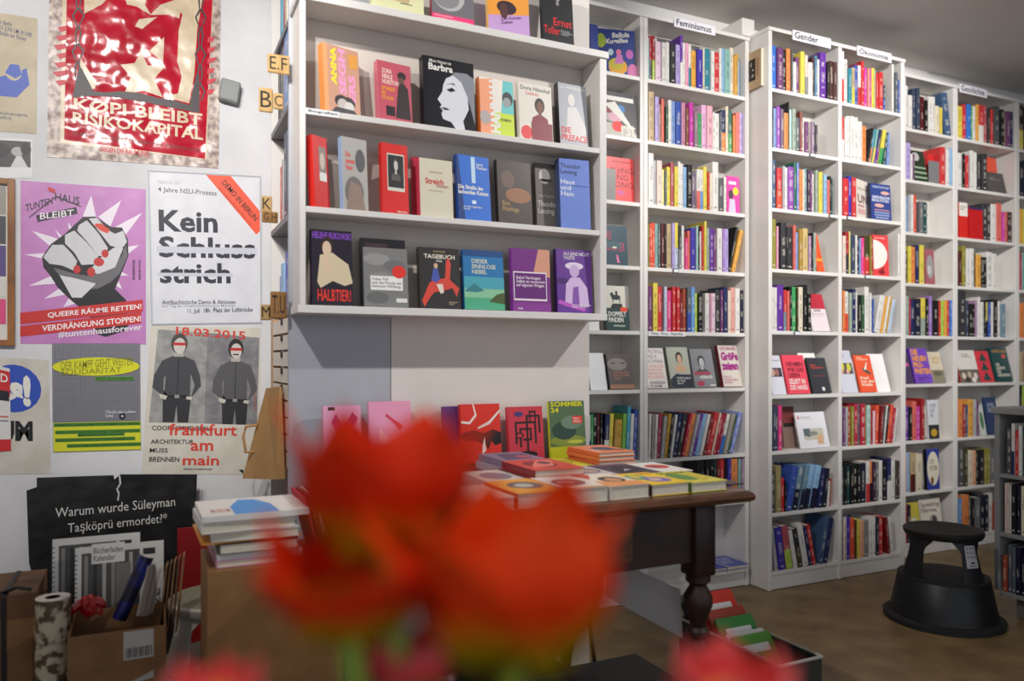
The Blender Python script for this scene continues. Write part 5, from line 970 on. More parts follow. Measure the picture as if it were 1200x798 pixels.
# floral wrapping roll
k = MB(); p = att(62, 700, 2.0); fl = mottled('c9bda4', '5a4a34', 38, .5, 0, .46, .56)
k.lathe([(.0405, .002), (.0405, p.z)], fl, seg=28); k.lathe([(.018, p.z + .0002), (.040, p.z + .0002), (.040, p.z + .0012), (.018, p.z + .0012)], mat('cfcabf'), seg=24)
k.lathe([(.001, p.z + .0013), (.018, p.z + .0013)], mat('2c2420'), seg=20)
o = k.build('wrapping_paper_roll', loc=(p.x, p.y, 0), smooth=True); tag(o, 'upright roll of floral wrapping paper beside the cardboard box', 'wrapping paper')
# far left box with black ribbon
p = att(0, 700, 2.05); q = att(42, 700, 2.05)
r = empty('gift_box', (p.x - .12, p.y, .002)); tag(r, 'tan box tied with a black ribbon in the lower left corner', 'box')
W = q.x - p.x + .12 - .008; k = MB(); k.rbox((0, 0, 0), (W, .26, p.z - .002), CARD, .004); k.build('carton', r)
k = MB(); k.box((-.002, -.003, p.z - .06), (W + .003, .263, p.z + .002 - .002), CARDD); k.build('lid', r)
k = MB(); k.box((W*.62, -.006, .002), (W*.62 + .012, -.0032, p.z - .004), mat('141214')); k.box((W*.62, -.006, p.z), (W*.62 + .012, .264, p.z + .003), mat('141214'))
k.tube([(W*.6, .02, p.z + .004), (W*.45, .0, p.z + .02), (W*.3, .02, p.z + .006)], .005, mat('141214')); k.tube([(W*.62, .02, p.z + .004), (W*.8, .0, p.z + .02), (W*.95, .02, p.z + .006)], .005, mat('141214')); k.build('ribbon', r)
# red board behind the pale step stool
k = MB(); a, b = at(208, 620, 3.05), at(250, 745, 3.05); k.box((a.x, 3.05, .002), (b.x, 3.07, a.z), mat('8c1216', .45))
o = k.build('red_board'); tag(o, 'upright dark red board behind the cream step stool', 'board')
# chipboard carton carrying the stack
u0, u1, zt = .127, .452, .6255
r = empty('chipboard_panel_box', (u0, 1.95, .002)); tag(r, 'light brown chipboard box carrying a stack of books, left of the table', 'box')
CH = mottled('8c6338', '976c3f', 14, .6, .05)
k = MB(); k.box((0, 0, 0), (u1-u0, .012, zt-.002), CH); k.build('front_panel', r)
k = MB(); k.box((0, .0125, 0), (.012, .26, zt-.002), CH); k.build('side_panel', r); k = MB(); k.box((u1-u0-.012, .0125, 0), (u1-u0, .26, zt-.002), CH); k.build('side_panel', r)
k = MB(); k.box((.0125, .0125, zt-.016), (u1-u0-.0125, .26, zt-.002), CH); k.build('top_panel', r)
k = MB()
for i in range(46): k.box((u1-u0-.006, -.004, .02 + i*.013), (u1-u0+.002, -.0005, .028 + i*.013), mat('17120e'))
o = k.build('black_binding', r); o['kind'] = 'stuff'
def flat(name, label, u, v, z, w_, d_, th, col, ops=(), rot=0, pages=True, cat='book', spine=None, group=None):
    k = MB(); ct = .0016; cm = mat(col, .4); M = Matrix()
    if pages and th > .006:
        k.box((0, 0, 0), (w_, d_, ct), cm); k.box((0, 0, th-ct), (w_, d_, th), cm); k.box((-.0012, .0003, .0003), (.0012, d_-.0003, th-.0003), mat(spine or col, .4))
        o = k.build(name, loc=(u, v, z + .0004), rot=(0, 0, rot)); p = MB(); p.box((.0014, .0025, ct+.0001), (w_-.003, d_-.0025, th-ct-.0001), mat('e2dac6', .8, noise=.12, scale=200)); p.build('page_block', o)
    else:
        k.box((0, 0, 0), (w_, d_, th), cm); o = k.build(name, loc=(u, v, z + .0004), rot=(0, 0, rot))
    tag(o, label, cat, group)
    if ops: lay(o, ops, lambda x, y, n: Vector((x*w_, y*d_, th + .0002 + n*.0001)), 'cover')
    return o
z = .6265; g = 'stack on the chipboard box'
for (nm, lb, du, dv, w_, d_, th, c, ops, rt, cat) in [
 ('magazine', 'pink edged magazine at the bottom of the left stack', .0, .0, .205, .25, .016, 'd898b8', [], .02, 'magazine'),
 ('magazine', 'white magazine low in the left stack', .0, .004, .20, .25, .014, 'dcd8d8', [], -.02, 'magazine'),
 ('book', 'book with a black spine and white lettering in the left stack', .006, -.004, .185, .21, .025, '1c1a1c', [], 0, 'book'),
 ('folder', 'thin yellow orange folder in the middle of the left stack', -.035, .0, .235, .25, .004, 'd98f2c', [], .03, 'folder'),
 ('notepad', 'lower white note block in the left stack', -.012, .0, .205, .22, .022, 'dcdcde', [], -.03, 'note block'),
 ('notepad', 'upper white note block in the left stack', -.034, -.01, .22, .22, .026, 'e2e2e4', [], .04, 'note block'),
 ('magazine', 'white magazine with a blue painted shape on top of the left stack', -.034, -.012, .25, .23, .014, 'e6e2dc', [('p', [(.3,.02),(.72,.02),(.7,.5),(.58,.85),(.42,.9),(.3,.5)], '4a94d8'), ('t', 'MUSEUM', .1, .2, .28, .4, 'd88878')], .02, 'magazine')]:
    flat(nm, lb, .15 + du, 1.975 + dv, z, w_, d_, th, c, ops, rt, cat=cat, group=g, pages=nm != 'magazine' or th > .015, spine='e8e4e0' if nm == 'notepad' else None); z += th + .0012
    if 'black spine' in lb:
        o = S.objects[-1] if False else None
# slanted booklets right of the stack
for i, c in enumerate(('b8243c', '6a2a38', 'd8cabc', '2a2a30', 'c9b79c')):
    k = MB(); k.box((0, 0, 0), (.006, .2, .15), mat(c)); o = k.build('booklet', loc=(.395 + i*.0125, 2.0, .629), rot=(0, math.radians(-14), 0))
    tag(o, ['crimson', 'wine red', 'cream', 'black', 'beige'][i] + ' booklet leaning against the stack on the chipboard box', 'booklet', 'booklets beside the left stack')
# step stools: round base drum, tread, two curved legs and round seat
def stool(cx, cy, s, body, rubber, label, legs, sticker=False):
    rot = 0
    r = empty('step_stool', (cx, cy, 0), (0, 0, rot)); tag(r, label, 'step stool')
    k = MB(); k.lathe([(.235*s, .003), (.237*s, .022*s), (.222*s, .03*s)], rubber, seg=48); k.build('base_ring', r, smooth=True)
    k = MB(); k.lathe([(.212*s, .0305*s), (.205*s, .06*s), (.180*s, .185*s), (.176*s, .19*s)], body, seg=48); k.build('drum', r, smooth=True)
    k = MB(); k.lathe([(.02, .1905*s), (.179*s, .1905*s), (.179*s, .197*s), (.172*s, .2*s), (.12*s, .1985*s), (.02, .1995*s)], rubber, seg=48); k.build('lower_tread', r, smooth=True)
    for la in legs:
        sg = 1; k = MB(); n = 9; prof = []
        for j in range(n + 1):
            t = j / n; rad = (.172 - .036*t)*s; hw = (.26 + .06*(1-t)**2 + .28*max(0, t-.75)/.25*1)*1.0
            z_ = (.2005 + .165*t)*s; prof.append((rad, hw, z_))
        for rad, hw, z_ in prof:
            for dr in (0, -.006):
                for a in (-1, -.5, 0, .5, 1):
                    an = math.radians(la) + a*hw; k.v.append(Vector(((rad+dr)*math.cos(an), (rad+dr)*math.sin(an), z_)))
        for j in range(n):
            b = j*10
            for i in range(4):
                k.face([b+i, b+i+1, b+10+i+1, b+10+i], body); k.face([b+5+i+1, b+5+i, b+15+i, b+15+i+1], body)
            k.face([b, b+10, b+15, b+5], body); k.face([b+4, b+9, b+19, b+14], body)
        lg = k.build('leg', r, smooth=True)
        if sticker and la == legs[0]:
            k = MB(); n = 6; a0 = math.radians(la)
            def sp(x, z_, e): 
                rd = (.172 - .036*((z_ - .2005)/.165))*s + e; return Vector((rd*math.cos(a0 + (x-.5)*.36), rd*math.sin(a0 + (x-.5)*.36), z_))
            for j in range(n+1):
                for z_ in (.262, .352): k.v.append(sp(j/n, z_, .0012))
            for j in range(n): k.face([2*j, 2*j+2, 2*j+3, 2*j+1], mat('b8b8ba'))
            st_ = k.build('instruction_label', lg)
            ic = []
            for i in range(3):
                for j in range(3): ic += [('e', .2 + i*.3, .88 - j*.19, .09, .06, '3c3c40'), ('e', .2 + i*.3, .88 - j*.19, .05, .03, 'b8b8ba')]
            ic += [('e', .5, .24, .2, .05, '4a4a50'), ('r', .2, .08, .8, .12, '66666c')]
            A = MB()
            for n_, op in enumerate(ic):
                pts = [(op[1] + op[3]*math.cos(a*math.pi/6), op[2] + op[4]*math.sin(a*math.pi/6)) for a in range(12)] if op[0] == 'e' else [(op[1], op[2]), (op[3], op[2]), (op[3], op[4]), (op[1], op[4])]
                i = len(A.v); A.v += [sp(x, .262 + .09*y, .0016 + n_*.00008) for x, y in pts]; A.face(list(range(i, i + len(pts))), printmat(op[-1]))
            A.build('label_print', lg)['kind'] = 'stuff'
    k = MB(); k.lathe([(.132*s, .3655*s), (.15*s, .366*s), (.157*s, .38*s), (.157*s, .392*s), (.15*s, .398*s)], body, seg=48); st = k.build('seat', r, smooth=True)
    k = MB()
    for q in (.03, .06, .09, .12): k.lathe([((q-.004)*s, .3985*s), ((q-.004)*s, .4*s), (q*s, .4*s), (q*s, .3985*s)], rubber, seg=40)
    k.lathe([(.001, .3982*s), (.148*s, .3982*s), (.146*s, .3992*s), (.001, .3992*s)], rubber, seg=40); k.build('seat_pad', r)['kind'] = 'stuff'
    return r
CREAMS = mat('c8c2b4', .4, noise=.15, scale=20)
stool(.205, 2.597, .97, CREAMS, mat('8a8672', .7), 'cream step stool behind the chipboard box', (215, 20))
# ================================================================ BLACK STEP STOOL
BK = mottled('0d0d0f', '151518', 30, .45); RU = mat('232426', .75, noise=.2, scale=60)
stool(3.133, 2.222, 1.0, BK, RU, 'black round step stool on the floor before the history shelves', (-101, 170), True)

# ================================================================ GREY LOW SHELF at the right
UL = 3.39
GS = mat('8b8c8c', .5, noise=.06, scale=10); GSD = mat('6a6a6a', .6)
def low():
    r = empty('low_shelf', (UL, .9, 0)); tag(r, 'grey low double shelf of books at the right, beside the black step stool', 'shelf unit')
    o = r.location; v0, v1 = .9, 2.162; D = .34
    def bx(n, a, b, m=GS):
        k = MB(); k.rbox(Vector(a) - o, Vector(b) - o, m, .002); return k.build(n, r)
    bx('top_board', (UL - .01, v0 - .01, .893), (UL + D, v1 + .012, .921))
    bx('side_panel', (UL, v1 - .022, .115), (UL + D, v1, .8925)); bx('side_panel', (UL, v0, .115), (UL + D, v0 + .022, .8925))
    bx('back_panel', (UL + .145, v0 + .0225, .115), (UL + .155, v1 - .0225, .8925), GSD)
    for z_ in (.630, .372, .113): bx('shelf_board', (UL + .001, v0 + .0225, z_ - .018), (UL + D, v1 - .0225, z_))
    bx('plinth', (UL + .06, v0 + .05, .002), (UL + D - .02, v1 - .06, .0945), GSD)
low()
lows = len(SPINES)
row(0, .630, 1030, 480, 4.988, '740 765 greyd 110,768 785 white/navy 82,787 806 red 125,808 828 white 95,830 850 teald 95,852 880 charcoal 100,882 900 greyl 100', 'upper shelf', 'grey low shelf', uplane=UL, dep=.115)
row(0, .372, 1030, 480, 4.988, '725 735 creamp 430,736 746 creamp 430,748 760 white 440,765 790 black 440,792 815 navyd 445,818 850 cream 450,852 880 charcoal 450', 'middle shelf', 'grey low shelf', uplane=UL, dep=.115)
row(0, .113, 1000, 580, 3.66, '632 652 rust 262,655 672 slate 215,674 690 slate 225,692 710 navyd 225,712 728 navyd 260,730 745 charcoal 250', 'bottom shelf', 'grey low shelf', uplane=UL, dep=.115)
for d in SPINES[lows:]:
    if d['u1'] > 2.138: d['u1'] = 2.138
    if d['u1'] - d['u0'] < .006: continue
    d['wd'] = d['u1'] - d['u0']; o = spinebook(d)
    nb = f"between {short(d['left'])} and {short(d['right'])}" if d['left'] and d['right'] else 'at the end of the row'
    tag(o, f"{cname(d['c'])} book {nb}, {d['place']} of the grey low shelf", 'book', 'books on the grey low shelf')

# ================================================================ TABLE
WT = wood('3a1f10', '6b4022', 2, 14, 14, .28); WD2 = wood('200e08', '38190f', 2, 12, 4, .5)
T0, T1, TV0, TV1 = .475, 1.452, 1.558, 2.422
def table():
    r = empty('table', (T0, TV0, 0)); tag(r, 'dark wooden table with turned legs carrying the book stacks', 'table')
    W, D = T1 - T0, TV1 - TV0; ZT = .7835
    k = MB(); h = .03
    prof = [(.012, ZT-h), (.002, ZT-h+.006), (0, ZT-h*.5), (.004, ZT-.006), (.014, ZT)]
    for ins, z_ in prof:
        for x, y in ((ins, ins), (W-ins, ins), (W-ins, D-ins*.5), (ins, D-ins*.5)): k.v.append(Vector((x, y, z_)))
    for j in range(len(prof)-1):
        for i in range(4): k.face([j*4+i, j*4+(i+1) % 4, j*4+4+(i+1) % 4, j*4+4+i], WT)
    k.face([3, 2, 1, 0], WT); e = (len(prof)-1)*4; k.face([e, e+1, e+2, e+3], WT); k.build('tabletop', r)
    a0, a1, b0, b1 = .10, W - .105, .045, D - .05
    k = MB(); k.box((a0, b0 + .012, .60), (a1, b0 + .034, ZT-h-.0005), WD2); k.build('front_apron', r)
    k = MB(); k.box((a0, b1 - .034, .60), (a1, b1 - .012, ZT-h-.0005), WD2); k.build('rear_apron', r)
    for x in (a0 + .012, a1 - .034):
        k = MB(); k.box((x, b0 + .036, .60), (x + .022, b1 - .036, ZT-h-.0005), WD2); k.build('side_apron', r)
    # drawer front, ajar
    k = MB(); k.box((.24, b0 + .004, .625), (.62, b0 + .0115, ZT-h-.01), WT); dr_ = k.build('drawer', r)
    k = MB(); k.lathe([(.004, 0), (.006, .012), (.014, .018), (.013, .026), (.004, .03)], mat('2a1a10', .3), seg=14, M=Matrix.Translation((.43, b0 + .004, .69)) @ Matrix.Rotation(math.radians(90), 4, 'X')); k.build('knob', dr_, smooth=True)
    for (x, y) in ((a0, b0), (a1, b0), (a0, b1), (a1, b1)):
        k = MB(); cx = x + (.028 if x < W/2 else -.028); cy = y + (.028 if y < D/2 else -.028)
        k.rbox((cx-.033, cy-.033, .562), (cx+.033, cy+.033, ZT-h-.0006), WD2, .003)
        k.lathe([(.02, .0), (.026, .03), (.017, .06), (.022, .10), (.032, .16), (.034, .25), (.03, .33), (.022, .38), (.019, .392), (.03, .402), (.03, .414), (.02, .424), (.026, .45), (.038, .48), (.038, .505), (.025, .528), (.022, .535), (.033, .545), (.033, .5615)], WD2, c=(cx, cy), seg=24)
        k.build('leg', r, smooth=True)
    k = MB(); k.box((a1 - .001, b0 + .01, .585), (a1 + .007, b0 + .03, .645), mat('6a2018', .4)); k.build('hook', r)
table()
tz = .784; g = 'books lying on the table'
def fb(pl, pr, v, d, th, c, ops, lab, z=tz, rot=0, sp=None, inset=0):
    u0, u1 = U(pl, v), U(pr, v); return flat('book', lab, u0 + inset, v, z, u1 - u0 - .002, d, th, c, ops, rot, spine=sp, group=g)
vf = 1.60
fb(810.5, 853, vf, .19, .026, 'd8cf4a', [('e',.35,.5,.3,.3,'5c8c3c'),('p',[(.5,.1),(.95,.3),(.9,.8),(.6,.6)],'c8b82c'),('t','Grüne Zukunft',.1,.8,.9,.94,'3a3a1c'),('r',0,0,.04,1,'6a8a2c')], 'yellow and green book lying nearest the right table end', sp='5c7a2c')
fb(764, 809, vf, .19, .030, 'f0c81c', [('e',.3,.62,.24,.22,'5a9a80'),('e',.55,.35,.3,.2,'7a6cb0'),('e',.5,.36,.14,.1,'d8b8a8'),('e',.28,.66,.12,.12,'e8c83c'),('t','Roman',.6,.82,.92,.94,'c8281c')], 'yellow book with a swirling portrait, second from the right table end', sp='3c2a1c')
fb(716, 762.5, vf, .195, .034, 'ecdcc8', [('p',[(0,0),(1,0),(1,.3),(0,.42)],'e89a5c'),('e',.55,.5,.3,.22,'4a3430'),('e',.55,.46,.18,.15,'d09a78'),('p',[(.1,.6),(.4,.95),(0,.98)],'c84830')], 'cream and orange book with a dark haired head lying third from the table end', sp='e6dcd0')
fb(664, 714.5, vf, .195, .036, 'e4dcd4', [('e',.5,.5,.36,.26,'4c5058'),('e',.45,.52,.2,.14,'a8a8a8'),('r',.0,0,1,.08,'d89030')], 'pale book with a grey photograph lying behind the right tulip', sp='d89030')
fb(607, 662.5, vf, .195, .036, 'e8a032', [('e',.55,.52,.36,.26,'5c5c5c'),('e',.5,.5,.2,.14,'b8b4a8')], 'amber book with a grey portrait lying behind the tulips', sp='c8501c')
fb(553, 605.5, vf, .195, .03, 'd8c8b8', [], 'beige book lying on the front left of the table behind the tulips')
# second row
v2 = 1.815
fb(779, 813, v2 + .005, .20, .020, 'e6e2dc', [('e',.5,.55,.36,.2,'c84a3c'),('e',.4,.5,.16,.1,'a03a50')], 'white book with a red figure in the second table row', sp='c8c4bc')
fb(733, 777.5, v2, .21, .022, '4a3c50', [('p',[(.1,.1),(.5,.2),(.8,.1),(.9,.7),(.5,.8),(.2,.6)],'2c2834'),('p',[(.3,.3),(.6,.4),(.5,.5)],'b8a8b8'),('r',0,.86,1,1,'7a6474')], 'dark plum book lying flat in the second table row', sp='6a5468')
fb(690, 731.5, v2, .21, .022, 'c8c0c4', [('e',.5,.55,.4,.24,'7a6c74'),('e',.6,.5,.2,.14,'b89a94'),('p',[(0,0),(1,0),(1,.14),(0,.2)],'b8909c')], 'greyish white book with a soft portrait in the second table row', sp='b8a0a8')
o1 = fb(625, 688, v2, .22, .030, 'b8384a', [], 'thick dark red hardback under the coral red one, second table row', sp='5a1018')
fb(627, 686, v2 + .004, .21, .020, 'd8483c', [('e',.45,.5,.3,.3,'8c2c34'),('p',[(.1,.2),(.6,.3),(.9,.8),(.6,.85),(.3,.5)],'e8786c'),('e',.6,.6,.12,.12,'4c2c40')], 'coral red patterned book topping the second row pile', z=tz + .0312, sp='8a1c20')
fb(576, 623.5, v2, .21, .028, 'cfc6bc', [('e',.5,.5,.36,.3,'7c7480')], 'pale book with a grey picture left in the second table row')
# third row
v3 = 2.06
zz = tz
for i, (c, s_) in enumerate((('f0885c', 'e8774a'), ('f08a60', 'ee7a4c'), ('f08c62', 'f08050'), ('ee865a', 'ea7648'))):
    w0 = fb(702, 745, v3, .2, .0125, c, [('e',.55,.5,.28,.22,'54506a'),('p',[(.1,.1),(.3,.2),(.25,.5),(.1,.4)],'f4b08c'),('p',[(.5,.36),(.9,.2),(.94,.3),(.6,.46)],'54506a')] if i == 3 else [], ['lowest', 'second lowest', 'second highest', 'topmost'][i] + ' of four orange paperbacks piled near the bookcase end', z=zz, sp=s_, rot=(.03, -.02, .02, 0)[i]); zz += .0135
fb(645, 699, v3, .2, .016, 'd8d43c', [('e',.5,.6,.4,.3,'b8b02c')], 'yellow magazine lying in front of the stormy sky cover')
fb(590, 643.5, v3, .21, .024, 'b8a8b4', [('e',.5,.5,.3,.3,'7c4c6c')], 'mauve grey book under the grey blue one, third table row')
fb(592, 642, v3 + .004, .2, .020, '8c7c94', [('p',[(.1,.1),(.8,.2),(.9,.7),(.3,.8)],'5a5470'),('e',.7,.4,.16,.14,'c85a6c')], 'grey blue patterned book on the back left table pile', z=tz + .0252)
# thin dark folder by the table corner
fb(855.5, 872, vf + .05, .16, .004, '3a2c2c', [], 'thin dark booklet at the right table corner')

# ---------------------------------------------------------------- under and beside the table
PB = mat('dcd6d3', .7, noise=.1, scale=5)
k = MB(); q = [att(712, 700, 2.25), att(800, 748, 2.1), att(797, 690, 2.12), att(745, 668, 2.2), att(712, 672, 2.25)]
th_ = Vector((.004, .012, 0)); n = len(q); k.v = q + [p + th_ for p in q]
k.face(list(range(n)), PB); k.face([n + i for i in range(n)][::-1], PB)
for i in range(n): k.face([i, n+i, n+(i+1) % n, (i+1) % n], PB)
k2 = MB(); a_ = q[4]; 
P = Vector((0.0, 0, 0)); o = k.build('foam_board'); tag(o, 'grey foam board slanting under the table', 'board')
# folding trolley of chrome tube under the table
CHM = mat('9a9a9e', .2, .9)
r = empty('chrome_trolley', (1.02, 2.05, 0)); tag(r, 'chrome tube trolley frame standing under the table', 'trolley')
for pts in ([(0, 0, .004), (.06, 0, .45)], [(.0, .02, .012), (.26, .02, .012)], [(.0, .05, .30), (.16, .0, .30)], [(.26, 0, .004), (.20, 0, .45)]):
    k = MB(); k.tube(pts, .007, CHM, 10); k.build('tube', r, smooth=True)
# black storage box under the table
r = empty('storage_box', (.62, 1.72, .002)); tag(r, 'black lidded storage box on the floor under the table', 'box')
k = MB(); k.rbox((0, 0, 0), (.36, .3, .3), mat('0f0f12', .5), .006); k.build('body', r); k = MB(); k.rbox((-.006, -.006, .3005), (.366, .306, .33), mat('141418', .45), .006); k.build('lid', r)
r = empty('storage_box', (1.06, 1.76, .002)); tag(r, 'low black box behind the front table leg', 'box')
k = MB(); k.rbox((0, 0, 0), (.3, .22, .2), mat('0c0c0e', .5), .006); k.build('body', r); k = MB(); k.rbox((-.006, -.006, .2005), (.306, .226, .22), mat('121214', .45), .006); k.build('lid', r)
# brown paper parcel under the table top at the left of the apron
p = att(725, 660, 1.98)
r = empty('kraft_carton', (.84, 1.74, .44)); 
COL.objects.unlink(r); bpy.data.objects.remove(r)
# two cartons with print in front of the tulips' left
r = carton('cardboard_box', 'small brown carton on the floor below the table front', .72, 1.0, 1.40, 1.60, .26, CARDD, False)
k = MB(); k.box((.05, -.003, .17), (.13, -.0004, .22), mat('c8c4bc')); lb_ = k.build('paper_label', r)
# children's book crate
def crate():
    u0, v0, W, D, H = 1.635, 1.66, .165, .46, .25
    r = empty('book_crate', (u0, v0, .002)); tag(r, 'pale wire edged crate of picture books standing on the floor beside the table', 'crate')
    WC = mat('b9b5ae', .5)
    for a, b in (((0, 0, 0), (W, D, .006)), ((0, 0, .0065), (.005, D, H)), ((W-.005, 0, .0065), (W, D, H)), ((.0055, 0, .0065), (W-.0055, .005, H)), ((.0055, D-.005, .0065), (W-.0055, D, H))):
        k = MB(); k.box(a, b, mat('34332f', .6) if a[2] > 0 else WC); k.build('side' if a[2] > 0 else 'base', r)
    k = MB(); k.tube([(0, 0, H), (W, 0, H), (W, D, H), (0, D, H), (0, 0, H)], .005, WC, 8); k.build('rim', r)
    cs = [('5c9a34', 'green picture book nearest the front of the crate', .27), ('e8e4dc', 'white thin book in the crate behind the front green one', .27), ('3c8a3c', 'dark green picture book in the crate', .31), ('a8402c', 'brownish red round cornered picture book in the crate', .33),
          ('d83420', 'bright red picture book in the crate', .38), ('e0a024', 'amber picture book in the crate behind the red one', .36), ('c8b83c', 'mustard yellow picture book in the crate', .35), ('c82c40', 'crimson picture book in the crate', .34), ('1c1c20', 'black picture book at the back of the crate', .34)]
    for i, (c, lab, h) in enumerate(cs):
        h += .045
        l = math.radians(38); th = .011
        k = MB(); ct = .002; cm = mat(c, .35); k.box((0, 0, 0), (.148, ct, h), cm); k.box((0, th-ct, 0), (.148, th, h), cm); k.box((-.001, .0003, 0), (.001, th-.0003, h), cm)
        ob = k.build('picture_book', loc=(u0 + .02 + -.010, v0 + .014 + i*.028, .010 + th*math.sin(l)), rot=(-l, 0, 0)); tag(ob, lab, 'book', 'picture books in the floor crate')
        p = MB(); p.box((.0012, ct+.0001, .002), (.146, th-ct-.0001, h-.002), pagemat()); p.build('page_block', ob)
        lay(ob, [('e', .5, .6, .26, .18, ('e8c83c', 'c83c30', 'e8e0c8')[i % 3]), ('r', .15, .82, .85, .9, ('white', 'e8d84c')[i % 2]), ('e', .4, .3, .2, .1, ('2c6a8c', 'd87c3c')[i % 2])], lambda x, y, n: Vector((x*.148, -.0003 - n*.0001, y*h)), 'cover')
crate()
# white and blue books lying on the lowest shelf of the Feminismus column
zb = ZA[8]
def shelf_flat(pl, pr, z, th, c, lab, ops=()):
    u0, u1 = U(pl, VA), U(pr, VA); return flat('book', lab, u0, VA - .03, z, u1-u0, .175, th, c, ops, 0, group='books lying on the lowest shelf', spine='e8e6e2')
shelf_flat(823, 848, zb, .016, 'e8e6e2', 'white book lying on the lowest shelf, Feminismus column')
shelf_flat(849, 872, zb, .014, 'dcdce4', 'pale book under the blue ones on the lowest shelf')
shelf_flat(849.5, 872.5, zb + .016, .018, '5560c0', 'lavender blue book lying on top of the lowest shelf pile', [('t', 'UTOPIE\nJETZT', .1, .2, .8, .8, 'e4e4f4')])
shelf_flat(826, 848, zb + .018, .014, '3a4cb8', 'blue book lying on the white one, lowest shelf')
# tan framed book fixed to the outer side of the Gender case
ug = eG[0][0]
k = MB(); k.box((0, 0, 0), (.013, .135, .185), mat('b59a78', .5)); o = k.build('book', loc=(ug - .0165, 2.885, Z(893, 102, 2.90)))
tag(o, 'tan book with a black drawing, mounted on the side of the Gender case', 'book')
k = MB(); k.box((.0132, -.002, 0), (.0155, .006, .185), mat('e6dcc4')); k.box((-.0004, -.004, 0), (.013, -.0002, .185), mat('e6dcc4')); k.build('page_edge', o)
lay(o, [('p', [(.12,.22),(.72,.22),(.72,.8),(.12,.8)], '1a1818'), ('e', .3, .4, .09, .08, 'b5a48c'), ('e', .3, .4, .06, .055, '1a1818'), ('p', [(.5,.6),(.55,.7),(.52,.72),(.46,.62)], 'c8b8a0'), ('p', [(.55,.3),(.65,.36),(.62,.4),(.52,.34)], 'c8b8a0'), ('e', .6, .5, .03, .03, 'c8b8a0'), ('t', 'INTERNATIONALE', .8, .3, .88, .78, 'a8503c', 90)],
    lambda x, y, n: Vector((-.0005 - n*.0001, .135*(1-x), y*.185)), 'cover')
# ================================================================ TULIPS in the foreground
def petalmat(c, base, k2):
    key = ('petal', c, base)
    if key in _m: return _m[key]
    m, nt, b = newmat('tulip_petal'); L = nt.links
    uv = N(nt, 'ShaderNodeUVMap'); se = N(nt, 'ShaderNodeSeparateXYZ'); L.new(uv.outputs[0], se.inputs[0])
    cr = N(nt, 'ShaderNodeValToRGB'); e = cr.color_ramp.elements; e[0].color = lin(base) + [1]; e[0].position = .10; e[1].color = lin(c) + [1]; e[1].position = .42; b.inputs['Specular IOR Level'].default_value = .15
    x = e.new(.8); x.color = lin(k2) + [1]
    L.new(se.outputs[1], cr.inputs[0]); L.new(cr.outputs[0], b.inputs['Base Color']); b.inputs['Roughness'].default_value = .5
    b.inputs['Subsurface Weight'].default_value = .12; b.inputs['Subsurface Radius'].default_value = (.02, .006, .003); b.inputs['Subsurface Scale'].default_value = .3
    _m[key] = m; return m
STEM = mat('9dbb45', .5, noise=.2, scale=30); LEAF = mat('6f9a3c', .45, noise=.2, scale=20)
def tulip(bpx, bpy_, t, H, R, opens, cols, label, tilt=(0, 0), seed=0, leaf=False, widths=None):
    """base of the cup at the pixel ray, t in front; opens: outward lean of each of six petals"""
    rr = random.Random(seed); b = att(bpx, bpy_, t); r = empty('tulip', b, (tilt[0], tilt[1], rr.random()*0)); tag(r, label, 'flower', 'red tulips in the foreground bouquet')
    pm = petalmat(*cols)
    for i in range(6):
        inner = i % 2; az = math.radians(60*i + (seed*17) % 60); op = opens[i]; L_ = H*(1.0 - .06*inner + rr.uniform(-.04, .04)); w0 = R*(1.05 if not inner else .92)*(widths or 1)
        k = MB(); ns, nw = 10, 8; th = .0011
        for side in (0, 1):
            for a in range(ns + 1):
                s = a/ns; prof = R*(math.sin(min(1, s*1.9)*math.pi/2)**.8)*(1 - .22*max(0, s-.5)*2*(1-op)) + op*H*.62*s**1.8
                rad = .004 + prof*(.93 if inner else 1) - side*th; zz_ = L_*(s*(1 - .28*op*s)) 
                hw = w0*(math.sin(math.pi*min(1, .09 + .91*s)**.85)**.62 if s < 1 else .0) * (1 - .35*s**3)
                hw = max(hw, .0008)
                for c in range(nw + 1):
                    q = (c/nw*2 - 1); x = rad - (q*q)*hw*.42*(1-.3*s); y = q*hw
                    wv = .0012*math.sin(q*7 + i) * s
                    k.v.append(Vector((math.cos(az)*(x+wv) - math.sin(az)*y, math.sin(az)*(x+wv) + math.cos(az)*y, zz_ - q*q*.004*s)))
        M_ = (ns+1)*(nw+1)
        def uvf(ids): return [((j % M_ % (nw+1))/nw, (j % M_ // (nw+1))/ns) for j in ids]
        for a in range(ns):
            for c in range(nw):
                j = a*(nw+1)+c; f = [j, j+1, j+nw+2, j+nw+1]; k.face(f, pm, uvf(f)); g_ = [x + M_ for x in f][::-1]; k.face(g_, pm, uvf(g_))
            for j in (a*(nw+1), a*(nw+1)+nw): f = [j, j+nw+1, j+nw+1+M_, j+M_]; k.face(f, pm, uvf(f))
        for c in range(nw):
            for j in (c, ns*(nw+1)+c): f = [j, j+1, j+1+M_, j+M_]; k.face(f, pm, uvf(f))
        k.build('petal', r, smooth=True)
    return r, b
VS = Vector((.15, .36, .85))  # vase mouth
